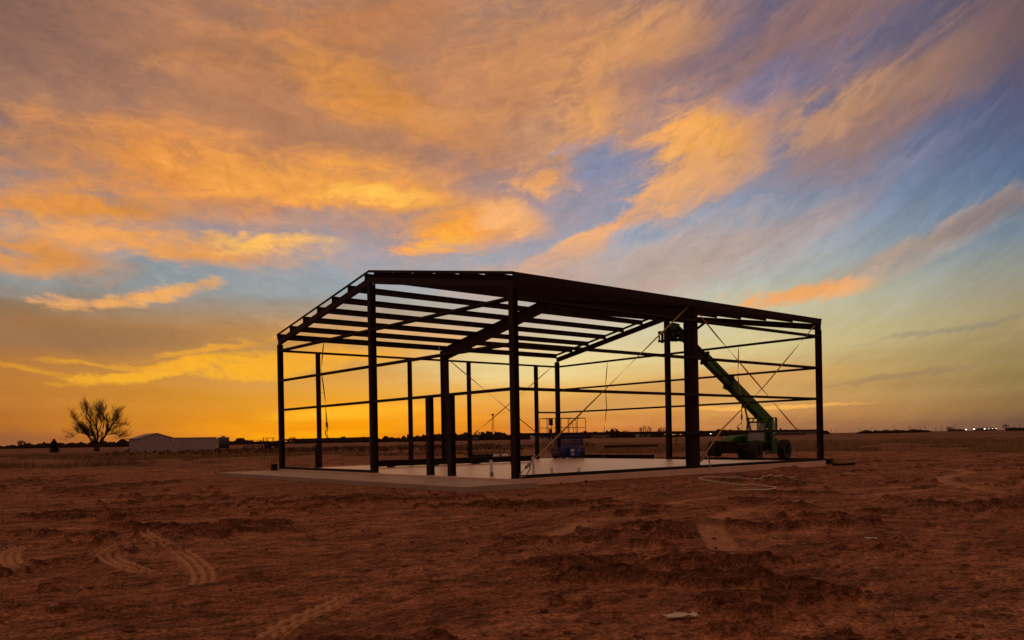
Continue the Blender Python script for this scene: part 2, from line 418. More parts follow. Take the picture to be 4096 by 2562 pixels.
# ------------------------------------------------------------------ mesh helpers
class MB:
    """Collects pieces of ONE object; build() links it."""

    def __init__(self):
        self.v = []
        self.f = []

    def add(self, vs, fs):
        o = len(self.v)
        self.v += [tuple(v) for v in vs]
        self.f += [tuple(i + o for i in f) for f in fs]
        return self

    def box(self, x0, y0, z0, x1, y1, z1):
        vs = [(x, y, z) for z in (z0, z1) for y in (y0, y1) for x in (x0, x1)]
        return self.add(vs, [(0, 2, 3, 1), (4, 5, 7, 6), (0, 1, 5, 4), (2, 6, 7, 3), (0, 4, 6, 2), (1, 3, 7, 5)])

    def sweep(self, prof, a, b, side, upv):
        """closed 2D profile (side, up) swept from a to b"""
        a, b, s, u = Vector(a), Vector(b), Vector(side), Vector(upv)
        n = len(prof)
        vs = [a + s * p[0] + u * p[1] for p in prof] + [b + s * p[0] + u * p[1] for p in prof]
        fs = [(i, (i + 1) % n, n + (i + 1) % n, n + i) for i in range(n)]
        fs += [tuple(range(n - 1, -1, -1)), tuple(range(n, 2 * n))]
        return self.add(vs, fs)

    def bar(self, a, b, w, h, upv=(0, 0, 1)):
        a, b = Vector(a), Vector(b)
        d = (b - a).normalized()
        u = Vector(upv)
        s = d.cross(u)
        if s.length < 1e-4:
            u = Vector((1, 0, 0))
            s = d.cross(u)
        s.normalize()
        u = s.cross(d).normalized()
        return self.sweep([(-w / 2, -h / 2), (w / 2, -h / 2), (w / 2, h / 2), (-w / 2, h / 2)], a, b, s, u)

    def tube(self, pts, rad, n=6, cap=True):
        pts = [Vector(p) for p in pts]
        if isinstance(rad, (int, float)):
            rad = [rad] * len(pts)
        o = len(self.v)
        ref = Vector((0.13, 0.31, 0.94))
        for i, p in enumerate(pts):
            d = (pts[min(i + 1, len(pts) - 1)] - pts[max(i - 1, 0)]).normalized()
            s = d.cross(ref)
            if s.length < 0.05:
                s = d.cross(Vector((1, 0, 0)))
            s.normalize()
            t = d.cross(s)
            for k in range(n):
                a = 2 * math.pi * k / n
                self.v.append(tuple(p + (s * math.cos(a) + t * math.sin(a)) * rad[i]))
        for i in range(len(pts) - 1):
            for k in range(n):
                self.f.append((o + i * n + k, o + i * n + (k + 1) % n, o + (i + 1) * n + (k + 1) % n, o + (i + 1) * n + k))
        if cap:
            self.f.append(tuple(o + k for k in range(n - 1, -1, -1)))
            e = o + (len(pts) - 1) * n
            self.f.append(tuple(e + k for k in range(n)))
        return self

    def lathe(self, c, axis, prof, n=20):
        """prof: list of (radius, offset along axis)"""
        c, ax = Vector(c), Vector(axis).normalized()
        s = ax.cross(Vector((0, 0, 1)))
        if s.length < 0.05:
            s = Vector((1, 0, 0))
        s.normalize()
        t = ax.cross(s)
        o = len(self.v)
        m = len(prof)
        for k in range(n):
            a = 2 * math.pi * k / n
            d = s * math.cos(a) + t * math.sin(a)
            for r_, h_ in prof:
                self.v.append(tuple(c + d * r_ + ax * h_))
        for k in range(n):
            k2 = (k + 1) % n
            for j in range(m - 1):
                self.f.append((o + k * m + j, o + k * m + j + 1, o + k2 * m + j + 1, o + k2 * m + j))
        return self

    def poly_prism(self, pts, thick):
        """planar polygon (3D points) thickened by a vector"""
        pts = [Vector(p) for p in pts]
        t = Vector(thick)
        n = len(pts)
        vs = pts + [p + t for p in pts]
        fs = [(i, (i + 1) % n, n + (i + 1) % n, n + i) for i in range(n)] + [tuple(range(n - 1, -1, -1)), tuple(range(n, 2 * n))]
        return self.add(vs, fs)

    def ribbon(self, pts, w, normals, th=0.004):
        """flat webbing with thickness along pts; normals give the width direction at each point"""
        pts = [Vector(p) for p in pts]
        o = len(self.v)
        for i, p in enumerate(pts):
            d = (pts[min(i + 1, len(pts) - 1)] - pts[max(i - 1, 0)]).normalized()
            s = Vector(normals[i])
            s = (s - d * s.dot(d)).normalized()
            t = d.cross(s)
            for a, b in ((-1, -1), (1, -1), (1, 1), (-1, 1)):
                self.v.append(tuple(p + s * (a * w / 2) + t * (b * th / 2)))
        for i in range(len(pts) - 1):
            for k in range(4):
                self.f.append((o + i * 4 + k, o + i * 4 + (k + 1) % 4, o + i * 4 + 4 + (k + 1) % 4, o + i * 4 + 4 + k))
        self.f.append((o + 3, o + 2, o + 1, o))
        e = o + (len(pts) - 1) * 4
        self.f.append((e, e + 1, e + 2, e + 3))
        return self

    def build(self, name, mat, parent=None, smooth=False, bevel=0.0):
        me = bpy.data.meshes.new(name)
        me.from_pydata(self.v, [], self.f)
        bm = bmesh.new()
        bm.from_mesh(me)
        bmesh.ops.recalc_face_normals(bm, faces=bm.faces)
        bm.to_mesh(me)
        bm.free()
        if smooth:
            me.polygons.foreach_set('use_smooth', [True] * len(me.polygons))
        o = bpy.data.objects.new(name, me)
        col.objects.link(o)
        me.materials.append(M[mat] if isinstance(mat, str) else mat)
        if bevel:
            md = o.modifiers.new('bevel', 'BEVEL')
            md.width = bevel
            md.segments = 2
            md.limit_method = 'ANGLE'
        if parent:
            o.parent = parent
        return o


def tag(o, label, cat=None, group=None, kind=None):
    if label:
        o['label'] = label
    if cat:
        o['category'] = cat
    if group:
        o['group'] = group
    if kind:
        o['kind'] = kind
    return o


def thing(name, label, cat, loc=(0, 0, 0), rz=0.0, group=None):
    o = bpy.data.objects.new(name, None)
    o.empty_display_size = 0.3
    col.objects.link(o)
    o.location = loc
    o.rotation_euler = (0, 0, rz)
    return tag(o, label, cat, group)


def share(src, name, parent, loc=(0, 0, 0), rz=0.0):
    o = bpy.data.objects.new(name, src.data)
    col.objects.link(o)
    o.parent = parent
    o.location = loc
    o.rotation_euler = (0, 0, rz)
    return o


def copy_tree(src, parent=None):
    c = src.copy()
    col.objects.link(c)
    c.parent = parent
    for ch in list(src.children):
        copy_tree(ch, c)
    return c


# ------------------------------------------------------------------ terrain
class Noise:
    def __init__(self, seed):
        self.p = np.random.RandomState(seed).rand(256, 256)

    def at(self, x, y):
        xi, yi = np.floor(x).astype(int), np.floor(y).astype(int)
        fx, fy = x - xi, y - yi
        fx, fy = fx * fx * (3 - 2 * fx), fy * fy * (3 - 2 * fy)
        p = self.p
        a, b = p[xi % 256, yi % 256], p[(xi + 1) % 256, yi % 256]
        c, d = p[xi % 256, (yi + 1) % 256], p[(xi + 1) % 256, (yi + 1) % 256]
        return (a + (b - a) * fx) * (1 - fy) + (c + (d - c) * fx) * fy

    def fbm(self, x, y, oct=4, gain=0.5):
        s, a, t = 0.0, 1.0, 0.0
        for _ in range(oct):
            s = s + a * self.at(x, y)
            t += a
            a *= gain
            x, y = x * 2.03 + 17.1, y * 2.03 + 9.7
        return s / t


n1, n2, n3, n4 = Noise(1), Noise(2), Noise(3), Noise(4)
W_, L_ = 16.70, 17.27
APX = -2.62                                   # outer edge of the concrete apron
# wheel tracks across the bare soil: (points, width, with tread)
TRACKS = [
    ([(-11.11, -2.83), (-11.28, -4.43), (-11.36, -5.76), (-11.56, -7.03), (-11.83, -8.18), (-12.12, -8.97)], 0.2, True),
    ([(-11.28, -3.19), (-11.74, -4.09), (-12.14, -4.94), (-12.34, -5.88), (-12.35, -6.82), (-12.31, -7.61)], 0.2, True),
    ([(-12.94, -3.02), (-13.22, -3.78), (-13.39, -4.78), (-13.46, -5.92), (-13.48, -6.84)], 0.2, True),
    ([(-11.2, -10.7), (-11.68, -11.1), (-12.12, -11.41), (-12.6, -11.9)], 0.17, True),
    ([(13, -9.6), (7.5, -7.2), (2.0, -6.2), (-3, -6.8), (-7.0, -9.0)], 0.26, False),
    ([(16, -11.5), (9.5, -9.0), (3.0, -8.2), (-2.5, -9.0), (-6.0, -11.6)], 0.26, False),
    ([(22, -2.0), (18, -5.5), (12, -7.0), (5, -12)], 0.3, False),
]


def spline(pts, n=60):
    pts = [np.array(p, float) for p in pts]
    pts = [2 * pts[0] - pts[1]] + pts + [2 * pts[-1] - pts[-2]]
    out = []
    for i in range(1, len(pts) - 2):
        for k in range(n):
            t = k / n
            a, b, c, d = pts[i - 1:i + 3]
            out.append(0.5 * (2 * b + (c - a) * t + (2 * a - 5 * b + 4 * c - d) * t * t + (3 * b - a - 3 * c + d) * t ** 3))
    return np.array(out)


def slab_dist(x, y):
    dx = np.maximum(np.maximum(APX - x, x - (L_ + 0.1)), 0)
    dy = np.maximum(np.maximum(-0.1 - y, y - (W_ + 0.1)), 0)
    return np.sqrt(dx * dx + dy * dy)


def sstep(a, b, v):
    t = np.clip((v - a) / (b - a), 0, 1)
    return t * t * (3 - 2 * t)


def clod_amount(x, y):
    """loose clod soil in broken windrows left by the grader blade, 0..1, and its roughness"""
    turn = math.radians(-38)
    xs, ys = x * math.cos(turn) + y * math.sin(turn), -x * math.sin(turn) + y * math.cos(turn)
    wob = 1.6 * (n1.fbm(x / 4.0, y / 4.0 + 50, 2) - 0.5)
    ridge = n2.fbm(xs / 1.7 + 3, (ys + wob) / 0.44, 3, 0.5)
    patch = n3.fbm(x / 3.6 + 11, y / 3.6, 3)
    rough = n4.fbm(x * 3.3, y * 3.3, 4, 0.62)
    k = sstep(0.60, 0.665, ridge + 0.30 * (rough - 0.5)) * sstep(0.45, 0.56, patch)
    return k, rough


def ground_z(x, y, fine=True):
    x, y = np.asarray(x, float), np.asarray(y, float)
    d = slab_dist(x, y)
    r = np.sqrt((x - CAM.x) ** 2 + (y - CAM.y) ** 2)
    z = -0.38 + 0.22 * (n1.fbm(x / 9.0, y / 9.0, 3) - 0.5) * np.clip(r / 30, 0.35, 1.0)
    z = z + 0.35 * (n2.fbm(x / 60.0 + 5, y / 60.0, 2) - 0.5) * sstep(30, 90, d)
    # fill graded up against the slab
    target = -0.20 - 0.08 * sstep(4, 14, x) * sstep(3, -3, y) + 0.05 * (n3.fbm(x / 1.6, y / 1.6, 3) - 0.5)
    z = z * sstep(0, 5.5, d) + target * (1 - sstep(0, 5.5, d))
    # spoil bank left along the far side of the right-hand end wall, and a heap by the near wall
    bank = np.exp(-((x - 18.35) / 0.45) ** 2) * sstep(13.5, 11.0, y) * sstep(3.0, 6.0, y)
    z = z + bank * (0.30 + 0.22 * (n4.fbm(x * 1.8, y * 1.8, 3) - 0.5))
    heap = np.exp(-((x - 12.9) / 1.15) ** 2 - ((y + 1.15) / 0.62) ** 2)
    z = z + heap * (0.22 + 0.34 * (n4.fbm(x * 3.1, y * 3.1, 4) - 0.5))
    heap2 = np.exp(-((x - 1.6) / 1.3) ** 2 - ((y + 1.5) / 0.5) ** 2)
    z = z + heap2 * (0.0 + 0.05 * (n4.fbm(x * 3.1 + 40, y * 3.1, 4) - 0.5))
    if fine:
        fade = sstep(110, 25, r)
        bare = sstep(0.4, 3.2, d)
        k, rough = clod_amount(x, y)
        z = z + bare * fade * (k * (0.02 + 0.10 * rough) + 0.045 * (rough - 0.5) + 0.05 * (n1.fbm(x * 1.1, y * 1.1, 3) - 0.5))
        lump = np.maximum(n2.fbm(x * 4.2, y * 4.2 + 31, 3, 0.6) - 0.5, 0)
        z = z + bare * fade * k * 0.22 * lump
        z = z + 0.16 * sstep(18, 60, d) * np.maximum(n3.fbm(x / 1.7, y / 1.7, 3) - 0.5, 0)
    return z


def track_relief(x, y):
    """(depth, mask) of the tyre marks"""
    dz = np.zeros_like(x)
    mk = np.zeros_like(x)
    flat = np.zeros_like(x)
    for pts, w, tread in TRACKS:
        c = spline(pts)
        seg = np.r_[0, np.cumsum(np.hypot(*(c[1:] - c[:-1]).T))]
        lo, hi = c.min(0) - 1.2, c.max(0) + 1.2
        idx = np.where((x > lo[0]) & (x < hi[0]) & (y > lo[1]) & (y < hi[1]))[0]
        for ch in np.array_split(idx, max(1, len(idx) // 20000)):
            dx, dy = x[ch, None] - c[None, :, 0], y[ch, None] - c[None, :, 1]
            dd = dx * dx + dy * dy
            k = dd.argmin(1)
            dist = np.sqrt(dd[np.arange(len(ch)), k])
            kk = np.clip(k, 1, len(c) - 2)
            tx, ty = (c[kk + 1] - c[kk - 1]).T
            ln = np.hypot(tx, ty) + 1e-9
            rr = np.arange(len(ch))
            side = (dx[rr, k] * -ty + dy[rr, k] * tx) / ln
            s = seg[k] + (dx[rr, k] * tx + dy[rr, k] * ty) / ln
            inside = sstep(w, w * 0.7, dist) * (k > 2) * (k < len(c) - 3) * sstep(0.25, 0.5, n2.fbm(x[ch] / 1.3, y[ch] / 1.3, 2))
            berm = np.exp(-((dist - w * 1.05) / 0.09) ** 2)
            dz[ch] += -0.02 * inside + 0.02 * berm * sstep(0.35, 0.55, n2.fbm(x[ch] / 0.8, y[ch] / 0.8, 2))
            rib = np.sin(side / 0.055 * math.pi + 1.1 * np.sin(s / 0.11 * math.pi)) if tread else np.zeros(len(ch))
            dz[ch] += inside * 0.022 * rib
            flat[ch] = np.maximum(flat[ch], inside)
            mk[ch] = np.maximum(mk[ch], inside * (0.5 + 0.5 * rib) if tread else inside * 0.5)
    return dz, mk, flat


def build_ground():
    ang_mid = math.degrees(YAW)
    a1 = np.arange(-40, 40.01, 0.15)
    a2 = np.arange(41.5, 320, 2.5)
    ang = np.radians(np.r_[a1, a2] + ang_mid)
    rad = [2.0, 3.0, 4.0, 4.8]
    while rad[-1] < 75:
        rad.append(rad[-1] * (1.0042 if rad[-1] < 22 else 1.0075 if rad[-1] < 45 else 1.012))
    while rad[-1] < 6000:
        rad.append(rad[-1] * 1.045)
    rad = np.array(rad)
    na, nr = len(ang), len(rad)
    rr, aa = np.meshgrid(rad, ang, indexing='ij')
    x = CAM.x + rr * np.cos(aa)
    y = CAM.y + rr * np.sin(aa)
    xf, yf = x.ravel(), y.ravel()
    z = ground_z(xf, yf)
    near = np.where(rr.ravel() < 45)[0]
    dz, mk, flat = track_relief(xf[near], yf[near])
    z[near] = z[near] * (1 - 0.8 * flat) + ground_z(xf[near], yf[near], False) * 0.8 * flat + dz
    far = rr.ravel()
    z = z * sstep(3000, 400, far) + -0.4 * (1 - sstep(3000, 400, far))
    co = np.stack([xf, yf, z], 1)
    co = np.vstack([co, [[CAM.x, CAM.y, float(ground_z(CAM.x, CAM.y))]]])
    i, j = np.meshgrid(np.arange(nr - 1), np.arange(na), indexing='ij')
    j2 = (j + 1) % na
    quads = np.stack([i * na + j, (i + 1) * na + j, (i + 1) * na + j2, i * na + j2], -1).reshape(-1, 4)
    tri = np.stack([np.full(na, nr * na), np.arange(na), (np.arange(na) + 1) % na], 1)
    me = bpy.data.meshes.new('ground')
    me.vertices.add(len(co))
    me.vertices.foreach_set('co', co.ravel())
    nl = quads.size + tri.size
    me.loops.add(nl)
    me.loops.foreach_set('vertex_index', np.r_[quads.ravel(), tri.ravel()].astype(np.int32))
    me.polygons.add(len(quads) + len(tri))
    ls = np.r_[np.arange(len(quads)) * 4, quads.size + np.arange(len(tri)) * 3]
    me.polygons.foreach_set('loop_start', ls.astype(np.int32))
    me.polygons.foreach_set('use_smooth', np.ones(len(quads) + len(tri), bool))
    me.update(calc_edges=True)
    gr = np.r_[grass_amount(xf, yf), 0.0]
    tr = np.zeros(len(co))
    tr[near] = mk
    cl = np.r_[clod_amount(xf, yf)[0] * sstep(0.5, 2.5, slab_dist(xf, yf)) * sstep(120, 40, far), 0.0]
    for nm, arr in (('grass', gr), ('track', tr), ('clod_shade', cl)):
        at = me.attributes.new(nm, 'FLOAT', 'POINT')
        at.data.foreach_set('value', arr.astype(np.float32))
    o = bpy.data.objects.new('ground', me)
    col.objects.link(o)
    tag(o, 'bare red soil graded and rutted around the slab, dry grass beyond', kind='structure')
    return o


def grass_amount(x, y):
    """share of dry grass on the ground, 0..1: none on the graded lot, patchy in the field"""
    d = slab_dist(x, y)
    dx, dy = x - CAM.x, y - CAM.y
    dep = dx * fw.x + dy * fw.y
    lat = dx * rt.x + dy * rt.y
    edge = d + 10 * (n1.fbm(x / 16, y / 16, 3) - 0.5)
    g = sstep(20, 34, edge)
    p_ = n4.fbm(x / 11 + 3, y / 11, 4, 0.6)
    g = g * (0.38 + 0.62 * sstep(0.42, 0.56, p_))
    return np.clip(g, 0, 1)


def soil_material():
    m = bpy.data.materials.new('red_soil')
    t, b = nt(m)
    N, L = t.nodes, t.links
    b.inputs['Roughness'].default_value = 1.0
    b.inputs['Specular IOR Level'].default_value = 0.08
    ge = N.new('ShaderNodeNewGeometry')

    def noise(sc, det=6, rg=0.6, stretch=None):
        n = N.new('ShaderNodeTexNoise')
        n.inputs['Scale'].default_value = sc
        n.inputs['Detail'].default_value = det
        n.inputs['Roughness'].default_value = rg
        if stretch:
            mp = N.new('ShaderNodeMapping')
            mp.inputs['Rotation'].default_value = (0, 0, R(-28))
            mp.inputs['Scale'].default_value = stretch
            L.new(ge.outputs['Position'], mp.inputs[0])
            L.new(mp.outputs[0], n.inputs['Vector'])
        else:
            L.new(ge.outputs['Position'], n.inputs['Vector'])
        return n.outputs['Fac']

    def cr(v, stops):
        c = N.new('ShaderNodeValToRGB')
        e = c.color_ramp.elements
        e[0].position, e[0].color = stops[0][0], (*stops[0][1], 1)
        e[1].position, e[1].color = stops[-1][0], (*stops[-1][1], 1)
        for p_, k in stops[1:-1]:
            q = e.new(p_)
            q.color = (*k, 1)
        L.new(v, c.inputs[0])
        return c.outputs[0]

    def mix(f, a, b2, mode='MIX'):
        n = N.new('ShaderNodeMix')
        n.data_type = 'RGBA'
        n.blend_type = mode
        if isinstance(f, float):
            n.inputs[0].default_value = f
        else:
            L.new(f, n.inputs[0])
        for s, v in ((n.inputs[6], a), (n.inputs[7], b2)):
            if isinstance(v, tuple):
                s.default_value = (*v, 1)
            else:
                L.new(v, s)
        return n.outputs[2]

    def ma(op, a, b2):
        n = N.new('ShaderNodeMath')
        n.operation = op
        for i, v in enumerate((a, b2)):
            if isinstance(v, (int, float)):
                n.inputs[i].default_value = v
            else:
                L.new(v, n.inputs[i])
        return n.outputs[0]

    big = noise(0.16, 4)
    mid = noise(0.9, 6, 0.65, (0.5, 1.6, 1))
    fin = noise(22.0, 8, 0.78)
    gra0 = noise(4.0, 8, 0.7, (0.8, 1.3, 1))
    c = cr(mid, [(0.3, (0.16, 0.064, 0.035)), (0.52, (0.305, 0.130, 0.071)), (0.7, (0.425, 0.205, 0.115))])
    c = mix(cr(big, [(0.35, (0, 0, 0)), (0.7, (1, 1, 1))]), c, mix(0.45, c, (0.22, 0.11, 0.068)))
    c = mix(0.75, c, cr(fin, [(0.40, (0.16, 0.14, 0.14)), (0.5, (0.9, 0.9, 0.9)), (0.61, (1.9, 1.85, 1.8))]), 'MULTIPLY')
    c = mix(0.7, c, cr(gra0, [(0.40, (0.26, 0.24, 0.24)), (0.49, (0.92, 0.92, 0.92)), (0.62, (1.6, 1.58, 1.55))]), 'MULTIPLY')
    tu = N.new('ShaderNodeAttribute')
    tu.attribute_name = 'clod_shade'
    c = mix(ma('MULTIPLY', tu.outputs['Fac'], 0.8), c, mix(1.0, c, (0.34, 0.29, 0.28), 'MULTIPLY'))  # shade on the clod ridges, painted into the soil colour
    tra = N.new('ShaderNodeAttribute')
    tra.attribute_name = 'track'
    c = mix(tra.outputs['Fac'], c, (0.60, 0.33, 0.2))
    # bits of straw lying on the soil
    vo = N.new('ShaderNodeTexVoronoi')
    vo.inputs['Scale'].default_value = 5.0
    mp = N.new('ShaderNodeMapping')
    mp.inputs['Scale'].default_value = (0.5, 2.6, 1)
    mp.inputs['Rotation'].default_value = (0, 0, 0.8)
    L.new(ge.outputs['Position'], mp.inputs[0])
    L.new(mp.outputs[0], vo.inputs['Vector'])
    st = cr(vo.outputs['Distance'], [(0.0, (1, 1, 1)), (0.09, (0, 0, 0))])
    st = mix(1.0, st, cr(big, [(0.45, (0, 0, 0)), (0.6, (1, 1, 1))]), 'MULTIPLY')
    c = mix(st, c, (0.34, 0.2, 0.11))
    gra = N.new('ShaderNodeAttribute')
    gra.attribute_name = 'grass'
    gcol = cr(noise(0.35, 6, 0.7, (0.35, 1.5, 1)), [(0.38, (0.045, 0.022, 0.013)), (0.5, (0.105, 0.052, 0.029)), (0.64, (0.27, 0.165, 0.09))])
    c = mix(ma('MULTIPLY', gra.outputs['Fac'], 0.85), c, gcol)
    L.new(c, b.inputs['Base Color'])
    h = ma('ADD', ma('MULTIPLY', noise(2.6, 8, 0.7), 1.0), ma('ADD', ma('MULTIPLY', noise(14.0, 6, 0.7), 0.35), ma('MULTIPLY', noise(45.0, 3, 0.6), 0.1)))
    bp = N.new('ShaderNodeBump')
    bp.inputs['Strength'].default_value = 0.9
    bp.inputs['Distance'].default_value = 0.13
    L.new(h, bp.inputs['Height'])
    L.new(bp.outputs[0], b.inputs['Normal'])
    return m


ground = build_ground()
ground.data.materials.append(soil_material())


def gz(x, y):
    return float(ground_z(np.array([x]), np.array([y]))[0])


def spot(px, depth):
    """ground point at a depth along the view and a bearing given by photo column (0..2417)"""
    lat = (px - 1208.5) / 1903.7 * depth
    p_ = CAM + fw * depth + rt * lat
    far = math.hypot(p_.x - CAM.x, p_.y - CAM.y)
    z = gz(p_.x, p_.y)
    k = float(sstep(3000, 400, np.array([far]))[0])
    p_.z = z * k - 0.4 * (1 - k)
    return p_


# ------------------------------------------------------------------ concrete
def slab_mesh():
    m = MB()
    m.box(-0.06, -0.06, -0.55, L_ + 0.06, W_ + 0.06, 0.0)
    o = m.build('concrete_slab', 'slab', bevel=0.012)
    tag(o, 'smooth pale concrete floor slab under the steel frame', kind='structure')
    a = MB()
    a.box(APX, -1.05, -0.5, -0.066, 16.9, -0.06)
    a.build('concrete_apron', 'apron', bevel=0.01)
    tag(bpy.data.objects['concrete_apron'], 'low concrete apron strip along the left end wall', kind='structure')


slab_mesh()

# ------------------------------------------------------------------ steel frame
H_ = 6.10
RISE = 1.467
SL = RISE / (W_ / 2)


def roof(y):
    return H_ + RISE - SL * abs(y - W_ / 2)


frame = thing('steel_building_frame', 'dark red primed steel frame of a gabled metal building without cladding', 'building frame')


def isec(w, d, tf=0.014, tw=0.010):
    """I-section outline: flanges of width w, depth d (side, up)"""
    a, b, c = w / 2, d / 2, tw / 2
    return [(-a, -b), (a, -b), (a, -b + tf), (c, -b + tf), (c, b - tf), (a, b - tf), (a, b), (-a, b), (-a, b - tf), (-c, b - tf), (-c, -b + tf), (-a, -b + tf)]


def csec(w, d, t=0.005, lip=0.02):
    """lipped channel: depth d along 'up', flange w along 'side'; back at side=0"""
    return [(0, -d / 2), (w, -d / 2), (w, -d / 2 + lip), (w - t, -d / 2 + lip), (w - t, -d / 2 + t), (t, -d / 2 + t),
            (t, d / 2 - t), (w - t, d / 2 - t), (w - t, d / 2 - lip), (w, d / 2 - lip), (w, d / 2), (0, d / 2)]


def column(x, y, z0, z1, w, d, along, name='column', mat='primer', plate=True):
    """vertical I-section; web runs along 'along' ('x' or 'y')"""
    m = MB()
    s, u = ((0, 1, 0), (1, 0, 0)) if along == 'x' else ((1, 0, 0), (0, 1, 0))
    m.sweep(isec(w, d), (x, y, z0 + (0.016 if plate else 0)), (x, y, z1), s, u)
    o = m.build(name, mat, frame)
    if plate:
        pl = MB()
        e, g = (d, w) if along == 'x' else (w, d)
        pl.box(x - e / 2 - 0.02, y - g / 2 - 0.02, z0, x + e / 2 + 0.02, y + g / 2 + 0.02, z0 + 0.016)
        pl.build('base_plate', 'primer_dark', o)
        for bx, by in ((-1, -1), (1, -1), (1, 1), (-1, 1)):
            b = MB()
            b.lathe((x + bx * (e / 2 - 0.03), y + by * (g / 2 - 0.03), z0 + 0.016), (0, 0, 1), [(0.0, 0.05), (0.014, 0.05), (0.014, 0.0)], 6)
            b.build('anchor_bolt', 'galv', o)
    return o


CW = 0.205
GT = 0.205                                     # girt depth, flush inside the wall line
# end wall columns, left (x=0) and right (x=L)
for x in (CW / 2, L_ - CW / 2):
    for y in (CW / 2, W_ - CW / 2):
        column(x, y, 0, roof(y) - 0.24 - 0.26, CW, CW, 'x')
    column(x, W_ / 2, 0, roof(W_ / 2) - 0.24 - 0.27, 0.2, 0.25, 'x')
# door posts in the left end wall
for y in (4.60, 3.36):
    column(0.1, y, 0, 2.66, 0.2, 0.2, 'x', 'door_post')
# framed openings in the far wall
JX = [1.95, 6.98, 10.70, 15.50]
for x in JX:
    column(x, W_ - 0.1, 0, 5.34, 0.15, 0.2, 'y', 'door_post')

# main frame in the middle: straight columns, deep haunched rafters
XF = 8.88
CD = 0.50
for side in (0, 1):
    y = GT + CD / 2 if side == 0 else W_ - GT - CD / 2
    m = MB()
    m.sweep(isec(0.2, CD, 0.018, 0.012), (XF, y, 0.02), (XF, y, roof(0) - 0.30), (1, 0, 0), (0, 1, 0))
    c_ = m.build('column', 'primer', frame)
    pl = MB()
    pl.box(XF - 0.14, y - CD / 2 - 0.02, 0, XF + 0.14, y + CD / 2 + 0.02, 0.02)
    pl.build('base_plate', 'primer_dark', c_)
    for k in range(4):
        st = MB()
        st.box(XF - 0.095, y - CD / 2 + 0.02, 1.2 + k * 1.3, XF + 0.095, y + CD / 2 - 0.02, 1.212 + k * 1.3)
        st.build('stiffener', 'primer', c_)
    # rafter: tapered web plate with two flanges
    y0, y1 = (GT, W_ / 2 - 0.008) if side == 0 else (W_ - GT, W_ / 2 + 0.008)
    yk = y0 + (CD if side == 0 else -CD)
    top = lambda yy: roof(yy) - 0.245
    d0, d1 = 0.62, 0.48
    bot = lambda yy: top(yy) - (d0 + (d1 - d0) * (abs(yy - y0) / abs(y1 - y0)))
    m = MB()
    m.poly_prism([(XF - 0.006, y0, top(y0) - 0.016), (XF - 0.006, y1, top(y1) - 0.016), (XF - 0.006, y1, bot(y1)), (XF - 0.006, y0, bot(y0))], (0.012, 0, 0))
    m.poly_prism([(XF - 0.1, y0, top(y0)), (XF - 0.1, y1, top(y1)), (XF - 0.1, y1, top(y1) - 0.016), (XF - 0.1, y0, top(y0) - 0.016)], (0.2, 0, 0))
    m.poly_prism([(XF - 0.1, yk, bot(yk)), (XF - 0.1, y1, bot(y1)), (XF - 0.1, y1, bot(y1) - 0.016), (XF - 0.1, yk, bot(yk) - 0.016)], (0.2, 0, 0))
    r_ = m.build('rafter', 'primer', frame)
    e = MB()
    e.box(XF - 0.1, y1 - 0.006, bot(y1) - 0.05, XF + 0.1, y1 + 0.006, top(y1))
    e.build('splice_plate', 'primer', r_)

# end wall rafters (channels laid under the purlins)
for x, sgn in ((0.0, 1), (L_, -1)):
    for side in (0, 1):
        y0 = 0.0 if side == 0 else W_
        ym = W_ / 2 + (-0.004 if side == 0 else 0.004)
        m = MB()
        t0, t1 = roof(y0) - 0.245, roof(ym) - 0.245
        d_ = 0.26
        xa = x + sgn * 0.05
        m.poly_prism([(xa, y0, t0), (xa, ym, t1), (xa, ym, t1 - d_), (xa, y0, t0 - d_)], (sgn * 0.012, 0, 0))
        for zt in (0.0, -d_ + 0.012):
            m.poly_prism([(xa, y0, t0 + zt), (xa, ym, t1 + zt), (xa, ym, t1 + zt - 0.012), (xa, y0, t0 + zt - 0.012)], (sgn * 0.11, 0, 0))
        m.build('rafter', 'primer', frame)

# purlins on both slopes: Z sections, one length per slope line
PD = 0.215
PURY = [1.31 + 1.335 * k for k in range(6)]
SEATS = []
for side in (0, 1):
    for y in PURY:
        yy = y if side == 0 else W_ - y
        s = 1 if side == 0 else -1
        zt = roof(yy) - 0.018
        w = 0.075
        prof = [(-w, 0), (0.003, 0), (0.003, -PD + 0.006), (w, -PD + 0.006), (w, -PD), (-0.003, -PD), (-0.003, -0.006), (-w, -0.006)]
        tilt = s * SL
        m = MB()
        n = math.sqrt(1 + tilt * tilt)
        m.sweep(prof, (0.02, yy, zt), (L_ - 0.02, yy, zt), (0, 1 / n, tilt / n), (0, -tilt / n, 1 / n))
        m.build('purlin', 'primer', frame)
# eave struts
for yy, s in ((0.0, 1), (W_, -1)):
    m = MB()
    zt = H_ - 0.004
    m.sweep([(0, -0.245), (0.08, -0.245), (0.08, -0.239), (0.006, -0.239), (0.006, -0.006), (0.08, 0.008), (0.08, 0.014), (0, 0)],
            (0.012, yy, zt), (XF - 0.004, yy, zt), (0, s, 0), (0, 0, 1))
    o = m.build('eave_strut', 'primer', frame)
    m = MB()
    m.sweep([(0, -0.245), (0.08, -0.245), (0.08, -0.239), (0.006, -0.239), (0.006, -0.006), (0.08, 0.008), (0.08, 0.014), (0, 0)],
            (XF + 0.004, yy, zt), (L_ - 0.012, yy, zt), (0, s, 0), (0, 0, 1))
    m.build('eave_strut', 'primer', frame)
    if s == 1:
        k = MB()
        k.box(XF - 0.09, -0.009, H_ - 0.24, XF + 0.09, -0.003, H_ - 0.012)
        k.build('splice_plate', 'primer_dark', o)
